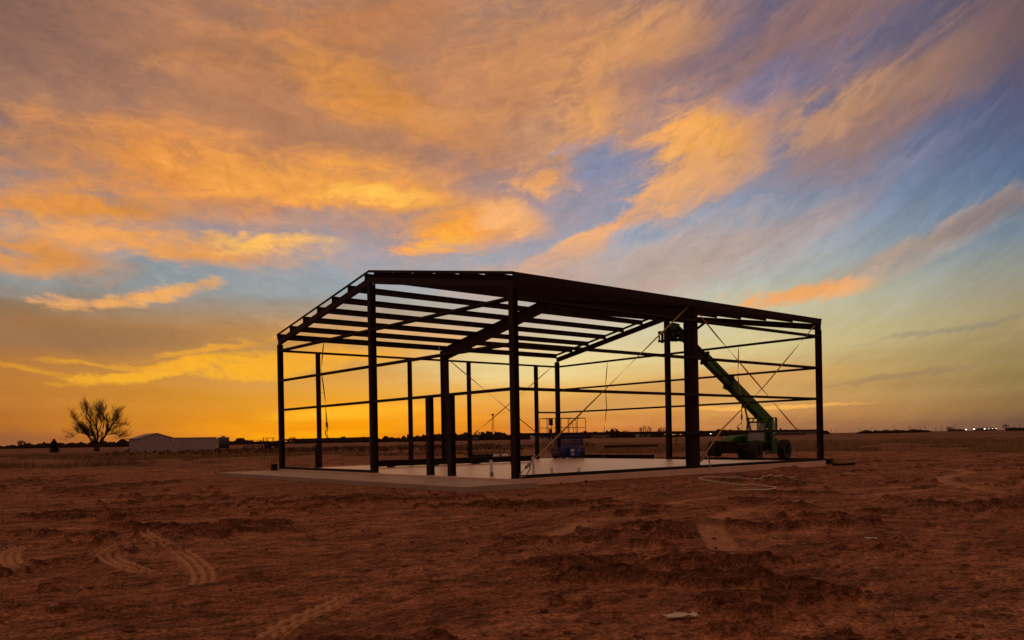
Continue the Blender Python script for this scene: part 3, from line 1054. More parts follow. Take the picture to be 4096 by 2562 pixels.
# rake angles on the purlin ends
for x, sgn in ((0.0, 1), (L_, -1)):
    for side in (0, 1):
        y0 = -0.01 if side == 0 else W_ + 0.01
        ym = W_ / 2 + (-0.003 if side == 0 else 0.003)
        m = MB()
        a = Vector((x, y0, roof(y0)))
        b = Vector((x, ym, roof(ym)))
        m.poly_prism([a, b, b - Vector((0, 0, 0.095)), a - Vector((0, 0, 0.095))], (sgn * 0.006, 0, 0))
        m.poly_prism([a, b, b - Vector((0, 0, 0.006)), a - Vector((0, 0, 0.006))], (sgn * 0.08, 0, 0))
        m.build('rake_angle', 'primer', frame)

# girts: channels lying flat, between the columns
G0, G1, G2, G3 = 1.344, 2.701, 4.027, 5.380
GH = 0.085


def girt(a, b, inward, name='girt'):
    m = MB()
    a, b = Vector(a), Vector(b)
    # profile: 'side' inward, 'up' vertical; outer lip stands, web lies flat on top
    prof = [(0.0, -GH), (0.006, -GH), (0.006, -0.006), (GT - 0.012, -0.006), (GT - 0.012, -GH), (GT - 0.006, -GH), (GT - 0.006, 0), (0, 0)]
    m.sweep(prof, a, b, inward, (0, 0, 1))
    o = m.build(name, 'primer', frame)
    d = (b - a).normalized()
    for e, s in ((a, 1), (b, -1)):
        c = MB()
        p0 = e + d * (s * 0.004) + Vector(inward) * 0.05
        p1 = p0 + d * (s * 0.09) + Vector(inward) * 0.1
        c.box(min(p0.x, p1.x), min(p0.y, p1.y), e.z + 0.002, max(p0.x, p1.x), max(p0.y, p1.y), e.z + 0.012)
        c.build('clip', 'galv', o)
    return o


yB = W_ / 2
e1 = CW + 0.004
for z in (G1, G2, G3):
    girt((0.003, e1, z), (0.003, yB - 0.104, z), (1, 0, 0))
    girt((0.003, yB + 0.104, z), (0.003, W_ - e1, z), (1, 0, 0))
    girt((L_ - 0.003, e1, z), (L_ - 0.003, yB - 0.104, z), (-1, 0, 0))
    girt((L_ - 0.003, yB + 0.104, z), (L_ - 0.003, W_ - e1, z), (-1, 0, 0))
girt((0.003, yB + 0.104, G0), (0.003, W_ - e1, G0), (1, 0, 0))
girt((L_ - 0.003, e1, G0), (L_ - 0.003, yB - 0.104, G0), (-1, 0, 0))
for z in (G0, G1, G2, G3):
    girt((e1, 0.003, z), (XF - 0.002, 0.003, z), (0, 1, 0))
    girt((XF + 0.002, 0.003, z), (L_ - e1, 0.003, z), (0, 1, 0))
girt((e1, W_ - 0.003, G3), (XF - 0.002, W_ - 0.003, G3), (0, -1, 0))
girt((XF + 0.002, W_ - 0.003, G3), (L_ - e1, W_ - 0.003, G3), (0, -1, 0))
girt((JX[3] + 0.11, W_ - 0.003, G1), (L_ - e1, W_ - 0.003, G1), (0, -1, 0))
# base channels
for a, b, inw in (((CW + 0.03, 0.004, 0.001), (XF - 0.16, 0.004, 0.001), (0, 1, 0)), ((XF - 0.155, 0.004, 0.001), (L_ - CW - 0.03, 0.004, 0.001), (0, 1, 0)),
                  ((0.004, yB + 0.14, 0.001), (0.004, W_ - CW - 0.03, 0.001), (1, 0, 0)), ((L_ - 0.004, CW + 0.03, 0.001), (L_ - 0.004, yB - 0.14, 0.001), (-1, 0, 0))):
    m = MB()
    m.sweep([(0, 0), (0.1, 0), (0.1, 0.006), (0.006, 0.006), (0.006, 0.094), (0.1, 0.094), (0.1, 0.1), (0, 0.1)], a, b, inw, (0, 0, 1))
    m.build('base_channel', 'primer_dark', frame)
# bolts and clips standing off the far door posts (seen as short pins against the sky)
for x in JX:
    for z, s in ((4.1, -1), (3.5, 1), (2.2, 1), (1.5, -1)):
        m = MB()
        m.box(min(x + s * 0.08, x + s * 0.2), W_ - 0.13, z, max(x + s * 0.08, x + s * 0.2), W_ - 0.07, z + 0.012)
        m.build('door_clip', 'primer_dark', frame)


# ------------------------------------------------------------------ temporary strap bracing
def strap(label, pts, mat, twist=1.0, ratchet=None, hook=None, tail=None, group='ratchet straps bracing the frame', w=0.05):
    base = Vector(pts[0])
    o = thing('ratchet_strap', label, 'strap', base, 0, group)
    P_ = []
    for a, b in zip(pts[:-1], pts[1:]):
        a, b = Vector(a) - base, Vector(b) - base
        n = max(4, int((b - a).length / 0.25))
        P_ += [a.lerp(b, k / n) for k in range(n)]
    P_.append(Vector(pts[-1]) - base)
    tot = len(P_) - 1
    nor = []
    for i in range(len(P_)):
        t = i / tot
        ang = twist * math.pi * t + 0.35 * math.sin(6.3 * t)
        d = (P_[min(i + 1, tot)] - P_[max(i - 1, 0)]).normalized()
        s = d.cross(Vector((0.6, -0.7, 0.1))).normalized()
        q = d.cross(s)
        nor.append(s * math.cos(ang) + q * math.sin(ang))
    MB().ribbon(P_, w, nor, 0.005).build('webbing', mat, o)
    if ratchet is not None:
        a = P_[int(tot * ratchet)]
        d = (P_[min(int(tot * ratchet) + 1, tot)] - a).normalized()
        m = MB()
        m.bar(a - d * 0.11, a + d * 0.11, 0.085, 0.05)
        m.bar(a - d * 0.02, a + d * 0.16 + Vector((0.02, -0.03, 0.07)), 0.06, 0.014)
        for k in (-1, 1):
            m.tube([a + d * (0.04 * k) + Vector((-0.05, 0, 0)), a + d * (0.04 * k) + Vector((0.05, 0, 0))], 0.02, 8)
        m.build('ratchet_buckle', 'galv', o)
    if hook is not None:
        a = P_[int(tot * hook)]
        d = (P_[max(int(tot * hook) - 1, 0)] - a).normalized()
        m = MB()
        m.tube([a, a - d * 0.1 + Vector((0.05, 0, 0.02)), a - d * 0.2 + Vector((0.04, 0, 0.0)), a - d * 0.22 + Vector((-0.03, 0, -0.03)), a - d * 0.1 + Vector((-0.05, 0, -0.02)), a], 0.012, 6)
        m.build('hook', 'galv', o)
    if tail:
        t = [Vector(p) - base for p in tail]
        c = spline([tuple(p) for p in t], 8)
        pp = [Vector(p) for p in c]
        MB().ribbon(pp, w * 0.9, [Vector((0.7, -0.6, 0.15 + 0.02 * i)) for i in range(len(pp))], 0.005).build('loose_tail', mat, o)
    return o


Y0 = -0.05
strap('long tan strap rising from the near corner base to the middle column top',
      [(0.10, Y0, 0.12), (0.55, Y0, 0.46), (3.87, Y0, 2.78), (6.43, Y0, 4.60), (7.65, Y0, 5.46), (8.15, Y0, 5.80)], 'web_yellow', 2.2, 0.08, 0.34,
      tail=[(0.55, Y0, 0.44), (0.42, Y0 - 0.05, 0.20), (0.2, Y0 - 0.04, 0.05), (0.12, Y0 - 0.02, 0.03)])
strap('orange strap falling from the middle column top to the ground at right',
      [(8.75, Y0, 5.56), (9.79, Y0, 4.84), (12.46, Y0, 3.08), (14.8, Y0, 1.52), (16.72, Y0, 0.50)], 'web_orange', 3.4, 0.97)
strap('tan strap with hook rising from the middle column base to the right corner top',
      [(8.62, Y0, 0.16), (8.95, Y0, 0.50), (9.94, Y0, 1.36), (12.75, Y0, 3.04), (16.61, Y0, 5.74)], 'web_yellow', 2.6, 0.07, 0.30,
      tail=[(9.0, Y0, 0.44), (9.1, Y0 - 0.06, 0.25), (9.12, Y0 - 0.07, 0.02), (9.1, Y0 - 0.09, -0.12)])
YF = W_ - 0.22
strap('thin strap crossing the far wall down to its right corner base',
      [(9.25, YF, 5.42), (13.3, YF, 2.80), (16.75, YF, 0.62)], 'web_orange', 2.0, 0.93)
strap('thin strap crossing the far wall up to its right corner top',
      [(10.82, YF + 0.03, 1.40), (13.19, YF + 0.03, 2.96), (16.95, YF + 0.03, 5.50)], 'web_orange', 2.4, 0.04)
strap('slack strap hanging in the left end wall from top girt to low girt',
      [(0.02, 12.13, 5.28), (-0.02, 12.32, 4.16), (-0.012, 12.03, 2.92), (-0.02, 11.84, 1.36)], 'web_orange', 3.0, 0.9,
      group='straps hanging between the girts', tail=[(0, 11.84, 1.72), (-0.02, 12.02, 1.62), (-0.02, 11.98, 1.45), (-0.01, 11.85, 1.38)])
XE = L_ + 0.03
strap('slack strap hanging in the right end wall just right of the scissor lift',
      [(XE, 12.66, 5.38), (XE, 12.86, 3.9), (XE, 12.79, 2.8), (XE, 13.02, 1.5), (XE, 13.11, 0.02)], 'web_orange', 3.2, None,
      group='straps hanging between the girts')
strap('slack strap hanging in the right end wall in front of the telehandler boom',
      [(XE, 4.2, 5.38), (XE, 4.27, 3.9), (XE, 4.09, 2.6), (XE, 4.11, 1.40)], 'web_orange', 3.2, 0.9,
      group='straps hanging between the girts', tail=[(XE, 4.11, 1.75), (XE, 4.35, 1.55), (XE, 4.28, 1.4), (XE, 4.12, 1.37)])

# bollards beside the far door posts
for i, (x, top_) in enumerate(((1.66, 1.08), (6.72, 1.24), (10.42, 1.24), (15.22, 1.20))):
    n_ = ['bollard beside the far door post nearest the left corner', 'bollard beside the second far door post from the left',
          'bollard beside the far door post next to the middle column', 'bollard beside the far door post nearest the right corner'][i]
    b = thing('bollard', 'short dark steel ' + n_, 'bollard', (x, W_ - 0.42, 0), 0, 'bollards along the far doorways')
    MB().lathe((0, 0, 0), (0, 0, 1), [(0.0, 0.0), (0.085, 0.0), (0.085, top_ - 0.03), (0.07, top_ - 0.008), (0.0, top_)], 18).build('post', 'primer_dark', b, True)
    MB().lathe((0, 0, 0), (0, 0, 1), [(0.0, 0.012), (0.15, 0.012), (0.15, 0.0)], 18).build('base_plate', 'primer_dark', b)


# ------------------------------------------------------------------ telehandler
def wheel(parent, x, y, side, r=0.56, w=0.44, steer=0.0, lugs=18):
    e = MB()
    rp = [(r * 0.52, -w / 2 * 0.8), (r * 0.8, -w / 2), (r * 0.93, -w / 2 * 0.92), (r * 0.965, -w / 2 * 0.55), (r * 0.965, w / 2 * 0.55), (r * 0.93, w / 2 * 0.92), (r * 0.8, w / 2), (r * 0.52, w / 2 * 0.8), (r * 0.5, 0), (r * 0.52, -w / 2 * 0.8)]
    e.lathe((0, 0, 0), (0, 1, 0), rp, 28)
    for k in range(lugs):
        for s in (-1, 1):
            a = 2 * math.pi * (k + (0.5 if s > 0 else 0)) / lugs
            a2 = a + 0.2
            p0 = Vector((math.cos(a) * r * 0.972, s * 0.01, math.sin(a) * r * 0.972))
            p1 = Vector((math.cos(a2) * r * 0.955, s * w * 0.49, math.sin(a2) * r * 0.955))
            rad_ = ((p0 + p1) / 2)
            rad_.y = 0
            e.bar(p0, p1, 0.055, 0.05, rad_.normalized())
    wh = bpy.data.objects.new('wheel', None)
    wh.empty_display_size = 0.2
    col.objects.link(wh)
    wh.parent = parent
    wh.location = (x, y, r)
    wh.rotation_euler = (0, 0, steer)
    e.build('tyre', 'rubber', wh)
    m = MB()
    m.lathe((0, 0, 0), (0, side, 0), [(r * 0.53, 0.02), (r * 0.5, w * 0.40), (r * 0.44, w * 0.40), (r * 0.40, w * 0.16), (r * 0.2, w * 0.14), (r * 0.17, w * 0.34), (0.0, w * 0.36)], 24)
    m.build('rim', 'chassis', wh)
    return wh


TH = Vector((29.45, 10.85, 0))
TH.z = gz(TH.x, TH.y)
TRZ = math.atan2(-0.1463, -0.9892)
tele = thing('telehandler', 'green telehandler with its boom raised over the right end wall', 'telehandler', TH, TRZ)
tele.scale = (1.1, 1.1, 1.1)
for x, y in ((0, 1.2), (0, -1.2), (3.6, 1.2), (3.6, -1.2)):
    wheel(tele, x, y, 1 if y > 0 else -1, steer=0.0 if x == 0 else 0.1)
m = MB()
m.box(-1.2, -0.45, 0.55, 3.95, 0.45, 0.95)
m.box(-1.25, -0.6, 0.62, -0.7, 0.25, 1.25)
m.build('chassis', 'black', tele, bevel=0.02)
for x in (0, 3.6):
    MB().tube([(x, -1.0, 0.56), (x, 1.0, 0.56)], 0.12, 10).build('axle', 'black', tele)
m = MB()
m.poly_prism([(3.96, -0.72, 0.5), (3.96, 0.34, 0.5), (3.96, 0.42, 0.8), (3.96, 0.36, 1.08), (3.96, -0.74, 1.08), (3.96, -0.8, 0.8)], (0.12, 0, 0))
m.build('front_plate', 'chassis', tele, bevel=0.015)
m = MB()
m.tube([(4.0, -0.55, 1.08), (4.0, -0.55, 1.42)], 0.025, 6)
m.build('marker_post', 'black', tele)
# engine pod on the right with a rounded nose
prof = [(0.9, 0.78), (3.25, 0.78), (3.3, 0.92), (3.18, 1.06), (2.95, 1.2), (2.6, 1.32), (2.2, 1.39), (0.9, 1.42)]
m = MB()
m.poly_prism([(x, -1.05, z) for x, z in prof], (0, 0.62, 0))
hood = m.build('engine_hood', 'green', tele, bevel=0.04)
m = MB()
for k in range(5):
    m.box(1.1, -0.432, 0.9 + k * 0.08, 1.9, -0.42, 0.94 + k * 0.08)
m.build('grille', 'black', hood)
m = MB()
m.tube([(1.3, -0.9, 1.4), (1.3, -0.9, 1.75), (1.24, -0.9, 1.82)], 0.045, 8)
m.build('exhaust_pipe', 'black', hood)
# cab
cab = bpy.data.objects.new('cab', None)
cab.empty_display_size = 0.2
col.objects.link(cab)
cab.parent = tele
cx0, cx1, cy0, cy1, cz0, cz1 = 0.85, 2.36, 0.04, 1.2, 0.62, 2.36
for (x, y) in ((cx0 + 0.05, cy0 + 0.05), (cx0 + 0.05, cy1 - 0.05)):
    MB().bar((x, y, cz0), (x, y, cz1 - 0.06), 0.1, 0.1, (1, 0, 0)).build('post', 'green', cab)
for y in (cy0 + 0.05, cy1 - 0.05):
    m = MB()
    c = spline([(cx1 - 0.02, 0.95), (cx1 - 0.05, 1.55), (cx1 - 0.2, 2.16), (cx1 - 0.38, 2.3)], 6)
    m.tube([(p[0], y, p[1]) for p in c], 0.05, 6)
    m.build('post', 'green', cab)
MB().bar(((cx0 + cx1) / 2 - 0.12, cy1 - 0.04, cz0), ((cx0 + cx1) / 2 - 0.12, cy1 - 0.04, cz1 - 0.05), 0.07, 0.07, (1, 0, 0)).build('post', 'green', cab)
MB().bar((cx1 - 0.03, cy0, 1.02), (cx1 - 0.03, cy1, 1.02), 0.09, 0.1).build('sill', 'green', cab)
MB().bar((cx1 - 0.19, cy0 + 0.05, 2.1), (cx1 - 0.19, cy1 - 0.05, 2.1), 0.07, 0.07).build('header', 'green', cab)
m = MB()
m.box(cx0, cy0, cz1 - 0.06, cx1 - 0.42, cy1, cz1)
for k in range(5):
    y = cy0 + 0.03 + k * (cy1 - cy0 - 0.06) / 4
    m.poly_prism([(cx1 - 0.44, y - 0.03, cz1 - 0.002), (cx1 - 0.2, y - 0.03, cz1 - 0.2), (cx1 - 0.2, y - 0.03, cz1 - 0.26), (cx1 - 0.44, y - 0.03, cz1 - 0.06)], (0, 0.06, 0))
m.bar((cx1 - 0.18, cy0, cz1 - 0.24), (cx1 - 0.18, cy1, cz1 - 0.24), 0.06, 0.07)
m.build('roof', 'green', cab, bevel=0.02)
m = MB()
m.box(cx0, cy1 - 0.06, 0.36, cx0 + 0.62, cy1, 1.42)
dr = m.build('side_panel', 'green', cab, bevel=0.02)
MB().box(cx0 + 0.12, cy1 + 0.001, 1.2, cx0 + 0.24, cy1 + 0.006, 1.34).build('decal', 'sticker', dr)
MB().box(cx0 + 0.40, cy1 + 0.001, 1.22, cx0 + 0.52, cy1 + 0.006, 1.36).build('decal', 'sticker_red', dr)
MB().box(cx0 + 0.40, cy1 + 0.001, 1.17, cx0 + 0.52, cy1 + 0.006, 1.215).build('decal', 'sticker', dr)
m = MB()
m.box(cx0 + 0.6, cy1 - 0.08, 0.36, cx1 - 0.05, cy1 - 0.01, 0.46)
m.build('step', 'green_dark', cab)
m = MB()
m.box(cx0 + 0.02, cy0, 0.6, cx1 - 0.1, cy0 + 0.04, 1.35)
m.box(cx0 + 0.02, cy0 + 0.04, 0.5, cx1 - 0.2, cy1 - 0.1, 0.62)
m.build('inner_panel', 'black', cab)
m = MB()
m.box(cx0 + 0.2, 0.35, 0.62, cx0 + 0.75, 0.9, 1.08)
m.poly_prism([(cx0 + 0.14, 0.35, 1.0), (cx0 + 0.32, 0.35, 1.0), (cx0 + 0.2, 0.35, 1.72), (cx0 + 0.06, 0.35, 1.72)], (0, 0.52, 0))
m.build('seat', 'black', cab, bevel=0.04)
m = MB()
m.poly_prism([(cx1 - 0.3, 0.2, 1.0), (cx1 - 0.1, 0.2, 1.2), (cx1 - 0.16, 0.2, 1.28), (cx1 - 0.55, 0.2, 1.02)], (0, 0.75, 0))
m.tube([(cx1 - 0.3, 0.6, 1.1), (cx1 - 0.55, 0.6, 1.34)], 0.03, 6)
m.build('dashboard', 'black', cab)
m = MB()
pts = [(cx1 - 0.55 + 0.1 * math.sin(a) * 0.6, 0.6 + 0.18 * math.cos(a), 1.36 + 0.13 * math.sin(a)) for a in [2 * math.pi * k / 16 for k in range(17)]]
m.tube(pts, 0.015, 5, False)
m.build('steering_wheel', 'black', cab)
m = MB()
m.poly_prism([(cx1 - 0.04, cy0 + 0.1, 1.08), (cx1 - 0.04, cy1 - 0.1, 1.08), (cx1 - 0.2, cy1 - 0.1, 2.06), (cx1 - 0.2, cy0 + 0.1, 2.06)], (0.008, 0, 0.001))
m.build('windscreen', 'glass', cab)
m = MB()
m.box(cx0 + 0.1, cy1 - 0.05, 1.46, cx0 + 0.58, cy1 - 0.042, 2.24)
m.build('side_glass', 'glass', cab)
m = MB()
m.lathe((cx1 - 0.55, cy0 + 0.3, cz1), (0, 0, 1), [(0.0, 0.09), (0.05, 0.08), (0.06, 0.0)], 10)
m.build('beacon', 'black', cab)
# rear tower and boom
m = MB()
for y in (-0.52, 0.02):
    m.poly_prism([(-1.35, y, 0.9), (-0.3, y, 0.9), (-0.62, y, 2.1), (-0.86, y, 2.42), (-1.12, y, 2.42), (-1.4, y, 2.0)], (0, 0.06, 0))
m.build('boom_tower', 'green', tele)
piv = Vector((-0.95, -0.22, 2.22))
tipw = Vector((17.95, 8.58, 6.85))
ir = Matrix.Rotation(-TRZ, 3, 'Z')
tipl = ir @ (tipw - TH) / 1.1
bd = (tipl - piv)
bl = bd.length
bd.normalize()
bs = Vector((0, 0, 1)).cross(bd).normalized()
bu = bd.cross(bs)


def bp(t, s=0.0, u=0.0):
    return piv + bd * (bl * t) + bs * s + bu * u


def boxsec(w, h):
    return [(-w / 2, -h / 2), (w / 2, -h / 2), (w / 2, h / 2), (-w / 2, h / 2)]


boom = MB().sweep(boxsec(0.36, 0.66), bp(-0.035), bp(0.47), bs, bu).build('boom', 'green', tele, bevel=0.02)
MB().sweep(boxsec(0.29, 0.54), bp(0.47), bp(0.71), bs, bu).build('boom_section', 'green', boom, bevel=0.015)
MB().sweep(boxsec(0.22, 0.42), bp(0.71), bp(0.985), bs, bu).build('boom_section', 'green_dark', boom, bevel=0.015)
for t, w, h in ((0.463, 0.46, 0.80), (0.705, 0.39, 0.68), (0.445, 0.42, 0.74)):
    MB().sweep(boxsec(w, h), bp(t), bp(t + 0.008), bs, bu).build('boom_collar', 'green_dark', boom, bevel=0.01)
for t0, t1, h in ((0.47, 0.71, 0.05), (0.71, 0.98, 0.04)):
    MB().sweep(boxsec(0.05, 0.05), bp(t0, 0.17, h), bp(t1, 0.14, h), bs, bu).build('hose_track', 'black', boom)
m = MB()
m.lathe(bp(0.30, 0.181, 0.08), tuple(bs), [(0.09, 0.0), (0.09, 0.005), (0.06, 0.006), (0.06, 0.0)], 20)
m.build('round_emblem', 'web_yellow', boom)
cyl_a, cyl_b = Vector((1.05, -0.22, 1.25)), bp(0.27, 0, -0.40)
dm = (cyl_b - cyl_a)
MB().tube([cyl_a, cyl_a + dm * 0.62], 0.085, 12).build('lift_cylinder', 'black', tele)
MB().tube([cyl_a + dm * 0.62, cyl_b], 0.05, 12).build('cylinder_rod', 'chrome', tele)
MB().box(cyl_b.x - 0.14, cyl_b.y - 0.12, cyl_b.z - 0.12, cyl_b.x + 0.14, cyl_b.y + 0.12, cyl_b.z + 0.12).build('cylinder_bracket', 'green_dark', tele, bevel=0.03)
# head, carriage and jib
hd = bp(0.985)
m = MB()
m.poly_prism([hd + Vector((-0.3, -0.11, 0.2)), hd + Vector((0.25, -0.11, 0.22)), hd + Vector((0.52, -0.11, -0.1)), hd + Vector((0.42, -0.11, -0.62)), hd + Vector((0.12, -0.11, -0.66)), hd + Vector((-0.05, -0.11, -0.25))], (0, 0.22, 0))
head = m.build('boom_head', 'green_dark', boom, bevel=0.02)
m = MB()
cz = hd.z - 0.45
for zz in (cz - 0.22, cz + 0.2):
    m.box(hd.x + 0.42, hd.y - 0.62, zz, hd.x + 0.52, hd.y + 0.62, zz + 0.1)
for k in range(5):
    yy = hd.y - 0.6 + k * 0.29
    m.box(hd.x + 0.44, yy, cz - 0.15, hd.x + 0.5, yy + 0.05, cz + 0.22)
m.build('fork_carriage', 'black', head)
for yy in (-0.42, 0.32):
    m = MB()
    m.box(hd.x + 0.52, hd.y + yy, cz - 0.28, hd.x + 0.57, hd.y + yy + 0.11, cz + 0.25)
    m.build('fork', 'black', head)
m = MB()
a_ = Vector((hd.x + 0.55, hd.y - 0.1, cz - 0.05))
m.bar(a_, a_ + Vector((0.25, 0.9, -0.25)), 0.09, 0.09)
m.bar(a_ + Vector((0.25, 0.9, -0.25)), a_ + Vector((0.05, 2.05, 0.52)), 0.09, 0.09)
m.bar(a_ + Vector((0.0, 0.75, 0.35)), a_ + Vector((0.25, 0.9, -0.25)), 0.08, 0.08)
m.build('jib_brace', 'black', head)

# ------------------------------------------------------------------ scissor lift
SC = Vector((16.32, 14.86, 0.0))
lift = thing('scissor_lift', 'blue scissor lift with lowered platform and guardrails on the slab', 'scissor lift', SC, math.pi)
for x in (-0.72, 0.72):
    for y in (-0.36, 0.36):
        wheel(lift, x, y, 1 if y > 0 else -1, 0.19, 0.14, 0.0, 0)
m = MB()
m.box(-1.0, -0.30, 0.17, 0.98, 0.30, 0.62)
m.build('chassis', 'blue', lift, bevel=0.02)
for s in (-1, 1):
    m = MB()
    m.box(-0.50, min(s * 0.3, s * 0.42), 0.12, 0.34, max(s * 0.3, s * 0.42), 0.66)
    b_ = m.build('battery_tray', 'blue', lift, bevel=0.02)
    if s == 1:
        MB().box(-0.05, 0.421, 0.40, 0.24, 0.426, 0.54).build('decal', 'sticker', b_)
        MB().box(0.0, 0.421, 0.2, 0.16, 0.426, 0.32).build('decal', 'sticker', b_)
        MB().box(-0.45, 0.421, 0.44, -0.38, 0.426, 0.52).build('decal', 'sticker', b_)
m = MB()
m.box(0.98, -0.33, 0.26, 1.06, 0.33, 0.64)
m.box(0.94, -0.4, 0.36, 1.02, 0.4, 0.58)
m.build('end_panel', 'blue_grey', lift, bevel=0.02)
m = MB()
for k in range(4):
    m.box(1.07, -0.17, 0.36 + k * 0.2, 1.10, 0.17, 0.38 + k * 0.2)
for s in (-0.18, 0.17):
    m.box(1.07, s, 0.3, 1.10, s + 0.02, 1.2)
m.build('ladder', 'galv', lift)
for k in range(4):
    z0 = 0.68 + k * 0.125
    for s in (-0.27, 0.23):
        m = MB()
        m.poly_prism([(-0.9, s, z0), (0.85, s, z0 + 0.05), (0.85, s, z0 + 0.115), (-0.9, s, z0 + 0.065)], (0, 0.04, 0))
        m.build('scissor_arm', 'blue_grey', lift)
        m = MB()
        m.poly_prism([(-0.9, s + 0.045, z0 + 0.06), (0.85, s + 0.045, z0 + 0.01), (0.85, s + 0.045, z0 + 0.07), (-0.9, s + 0.045, z0 + 0.12)], (0, 0.03, 0))
        m.build('scissor_arm', 'blue', lift)
m = MB()
m.box(-1.02, -0.40, 1.20, 0.92, 0.40, 1.25)
for s in (-0.40, 0.375):
    m.box(-1.02, s, 1.25, 0.92, s + 0.025, 1.46)
pf = m.build('platform', 'blue', lift, bevel=0.008)
m = MB()
m.box(0.93, -0.36, 1.20, 1.86, 0.36, 1.25)
for s in (-0.36, 0.34):
    m.box(0.93, s, 1.25, 1.86, s + 0.02, 1.40)
ext = m.build('extension_deck', 'blue_grey', lift, bevel=0.006)
fc = bpy.data.curves.new('lettering', 'FONT')
fc.body = 'Genie GS 1930'
fc.size = 0.15
fc.extrude = 0.001
fo = bpy.data.objects.new('lettering_curve', fc)
col.objects.link(fo)
bpy.context.view_layer.update()
lm = bpy.data.meshes.new_from_object(fo)
bpy.data.objects.remove(fo)
lo = bpy.data.objects.new('lettering', lm)
col.objects.link(lo)
lm.materials.clear()
lm.materials.append(M['sticker'])
lo.parent = pf
lo.matrix_local = Matrix.Translation((0.42, 0.403, 1.31)) @ Matrix.Rotation(math.pi, 4, 'Z') @ Matrix.Rotation(math.pi / 2, 4, 'X')
RT = 2.27


def rail(pts, parent, r=0.019):
    MB().tube(pts, r, 8).build('guardrail', 'black', parent)


for s in (-0.385, 0.385):
    rail([(-1.0, s, 1.25), (-1.0, s, RT - 0.1), (-0.97, s, RT - 0.03), (-0.9, s, RT), (0.9, s, RT)], pf)
    rail([(-1.0, s, 1.74), (0.9, s, 1.74)], pf, 0.013)
    for x in (-0.36, 0.3, 0.9):
        rail([(x, s, 1.25), (x, s, RT)], pf, 0.017)
    rail([(0.9, s * 0.9, RT - 0.02), (1.84, s * 0.9, RT - 0.02)], ext)
    rail([(0.9, s * 0.9, 1.73), (1.84, s * 0.9, 1.73)], ext, 0.013)
    for x in (1.3, 1.84):
        rail([(x, s * 0.9, 1.25), (x, s * 0.9, RT - 0.02)], ext, 0.016)
rail([(1.84, -0.347, RT - 0.02), (1.84, 0.347, RT - 0.02)], ext)
rail([(1.84, -0.347, 1.73), (1.84, 0.347, 1.73)], ext, 0.013)
rail([(-1.0, -0.385, RT), (-1.0, 0.385, RT)], pf)
rail([(0.2, 0.385, RT - 0.01), (0.02, 0.385, 1.9), (-0.06, 0.385, 1.6), (-0.06, 0.385, 1.27)], pf, 0.015)
rail([(0.62, -0.385, 2.1), (0.4, -0.385, 1.78), (0.38, -0.385, 1.27)], pf, 0.015)
m = MB()
m.box(1.55, 0.36, 1.86, 1.80, 0.44, 2.24)
m.box(1.60, 0.34, 1.3, 1.78, 0.42, 1.68)
m.build('control_box', 'black', ext, bevel=0.02)

# ------------------------------------------------------------------ things lying on the slab and around it
ang = math.atan2(12.1 - 12.95, 11.0 - 2.9)


def beam_stack(label, x, y, z, ln, rz, w=0.2, h=0.24, mat='primer_dark'):
    o = thing('steel_beam', label, 'beam', (x, y, z), rz, 'spare steel beams lying about the site')
    MB().sweep(isec(w, h, 0.014, 0.01), (0, 0, h / 2), (ln, 0, h / 2), (0, 1, 0), (0, 0, 1)).build('beam', mat, o)
    MB().box(-0.012, -w / 2 - 0.02, 0, 0, w / 2 + 0.02, h + 0.02).build('end_plate', mat, o)
    MB().box(ln, -w / 2 - 0.02, 0, ln + 0.012, w / 2 + 0.02, h + 0.02).build('end_plate', mat, o)
    return o


for k in range(4):
    t_ = MB().box(-0.05, -0.35, 0, 0.05, 0.35, 0.06).build('timber_block', 'timber')
    t_.location = (3.6 + k * 2.2, 12.97 - k * 0.23, 0)
    t_.rotation_euler = (0, 0, ang)
    tag(t_, 'wooden block under the long spare beams, ' + ['nearest their left end', 'second from their left end', 'third from their left end', 'nearest their right end'][k], 'timber block', 'timber blocks under the beams')
beam_stack('long dark spare beam lying on the slab, front one of two', 2.75, 12.88, 0.06, 8.15, ang)
beam_stack('long dark spare beam lying on the slab, rear one of two', 3.0, 13.12, 0.06, 8.35, ang, 0.18, 0.27)
beam_stack('dark beam lying past the foot of the right corner column', L_ + 0.3, -0.30, gz(L_ + 0.8, -0.3) + 0.02, 1.15, R(-14), 0.14, 0.09)
beam_stack('long beam lying on the ground along the far half of the right end wall', L_ + 0.55, 16.6, gz(L_ + 0.55, 14.0) + 0.03, 6.6, R(-90), 0.2, 0.36)
beam_stack('long beam lying on the ground in front of the telehandler wheels', L_ + 0.75, 6.5, gz(L_ + 0.75, 3.0) + 0.03, 6.2, R(-86), 0.2, 0.22)
for i, (px, dep, ln) in enumerate(((1424, 98, 6.6), (1426, 96.5, 6.2))):
    p_ = spot(px, dep)
    beam_stack(['dark beam stacked in the field behind the scissor lift, upper one', 'dark beam stacked in the field behind the scissor lift, lower one'][i],
               p_.x, p_.y, p_.z + (0.30 if i == 0 else 0.02), ln, math.atan2(rt.y, rt.x) + 0.05, 0.4, 0.24 if i == 0 else 0.27)

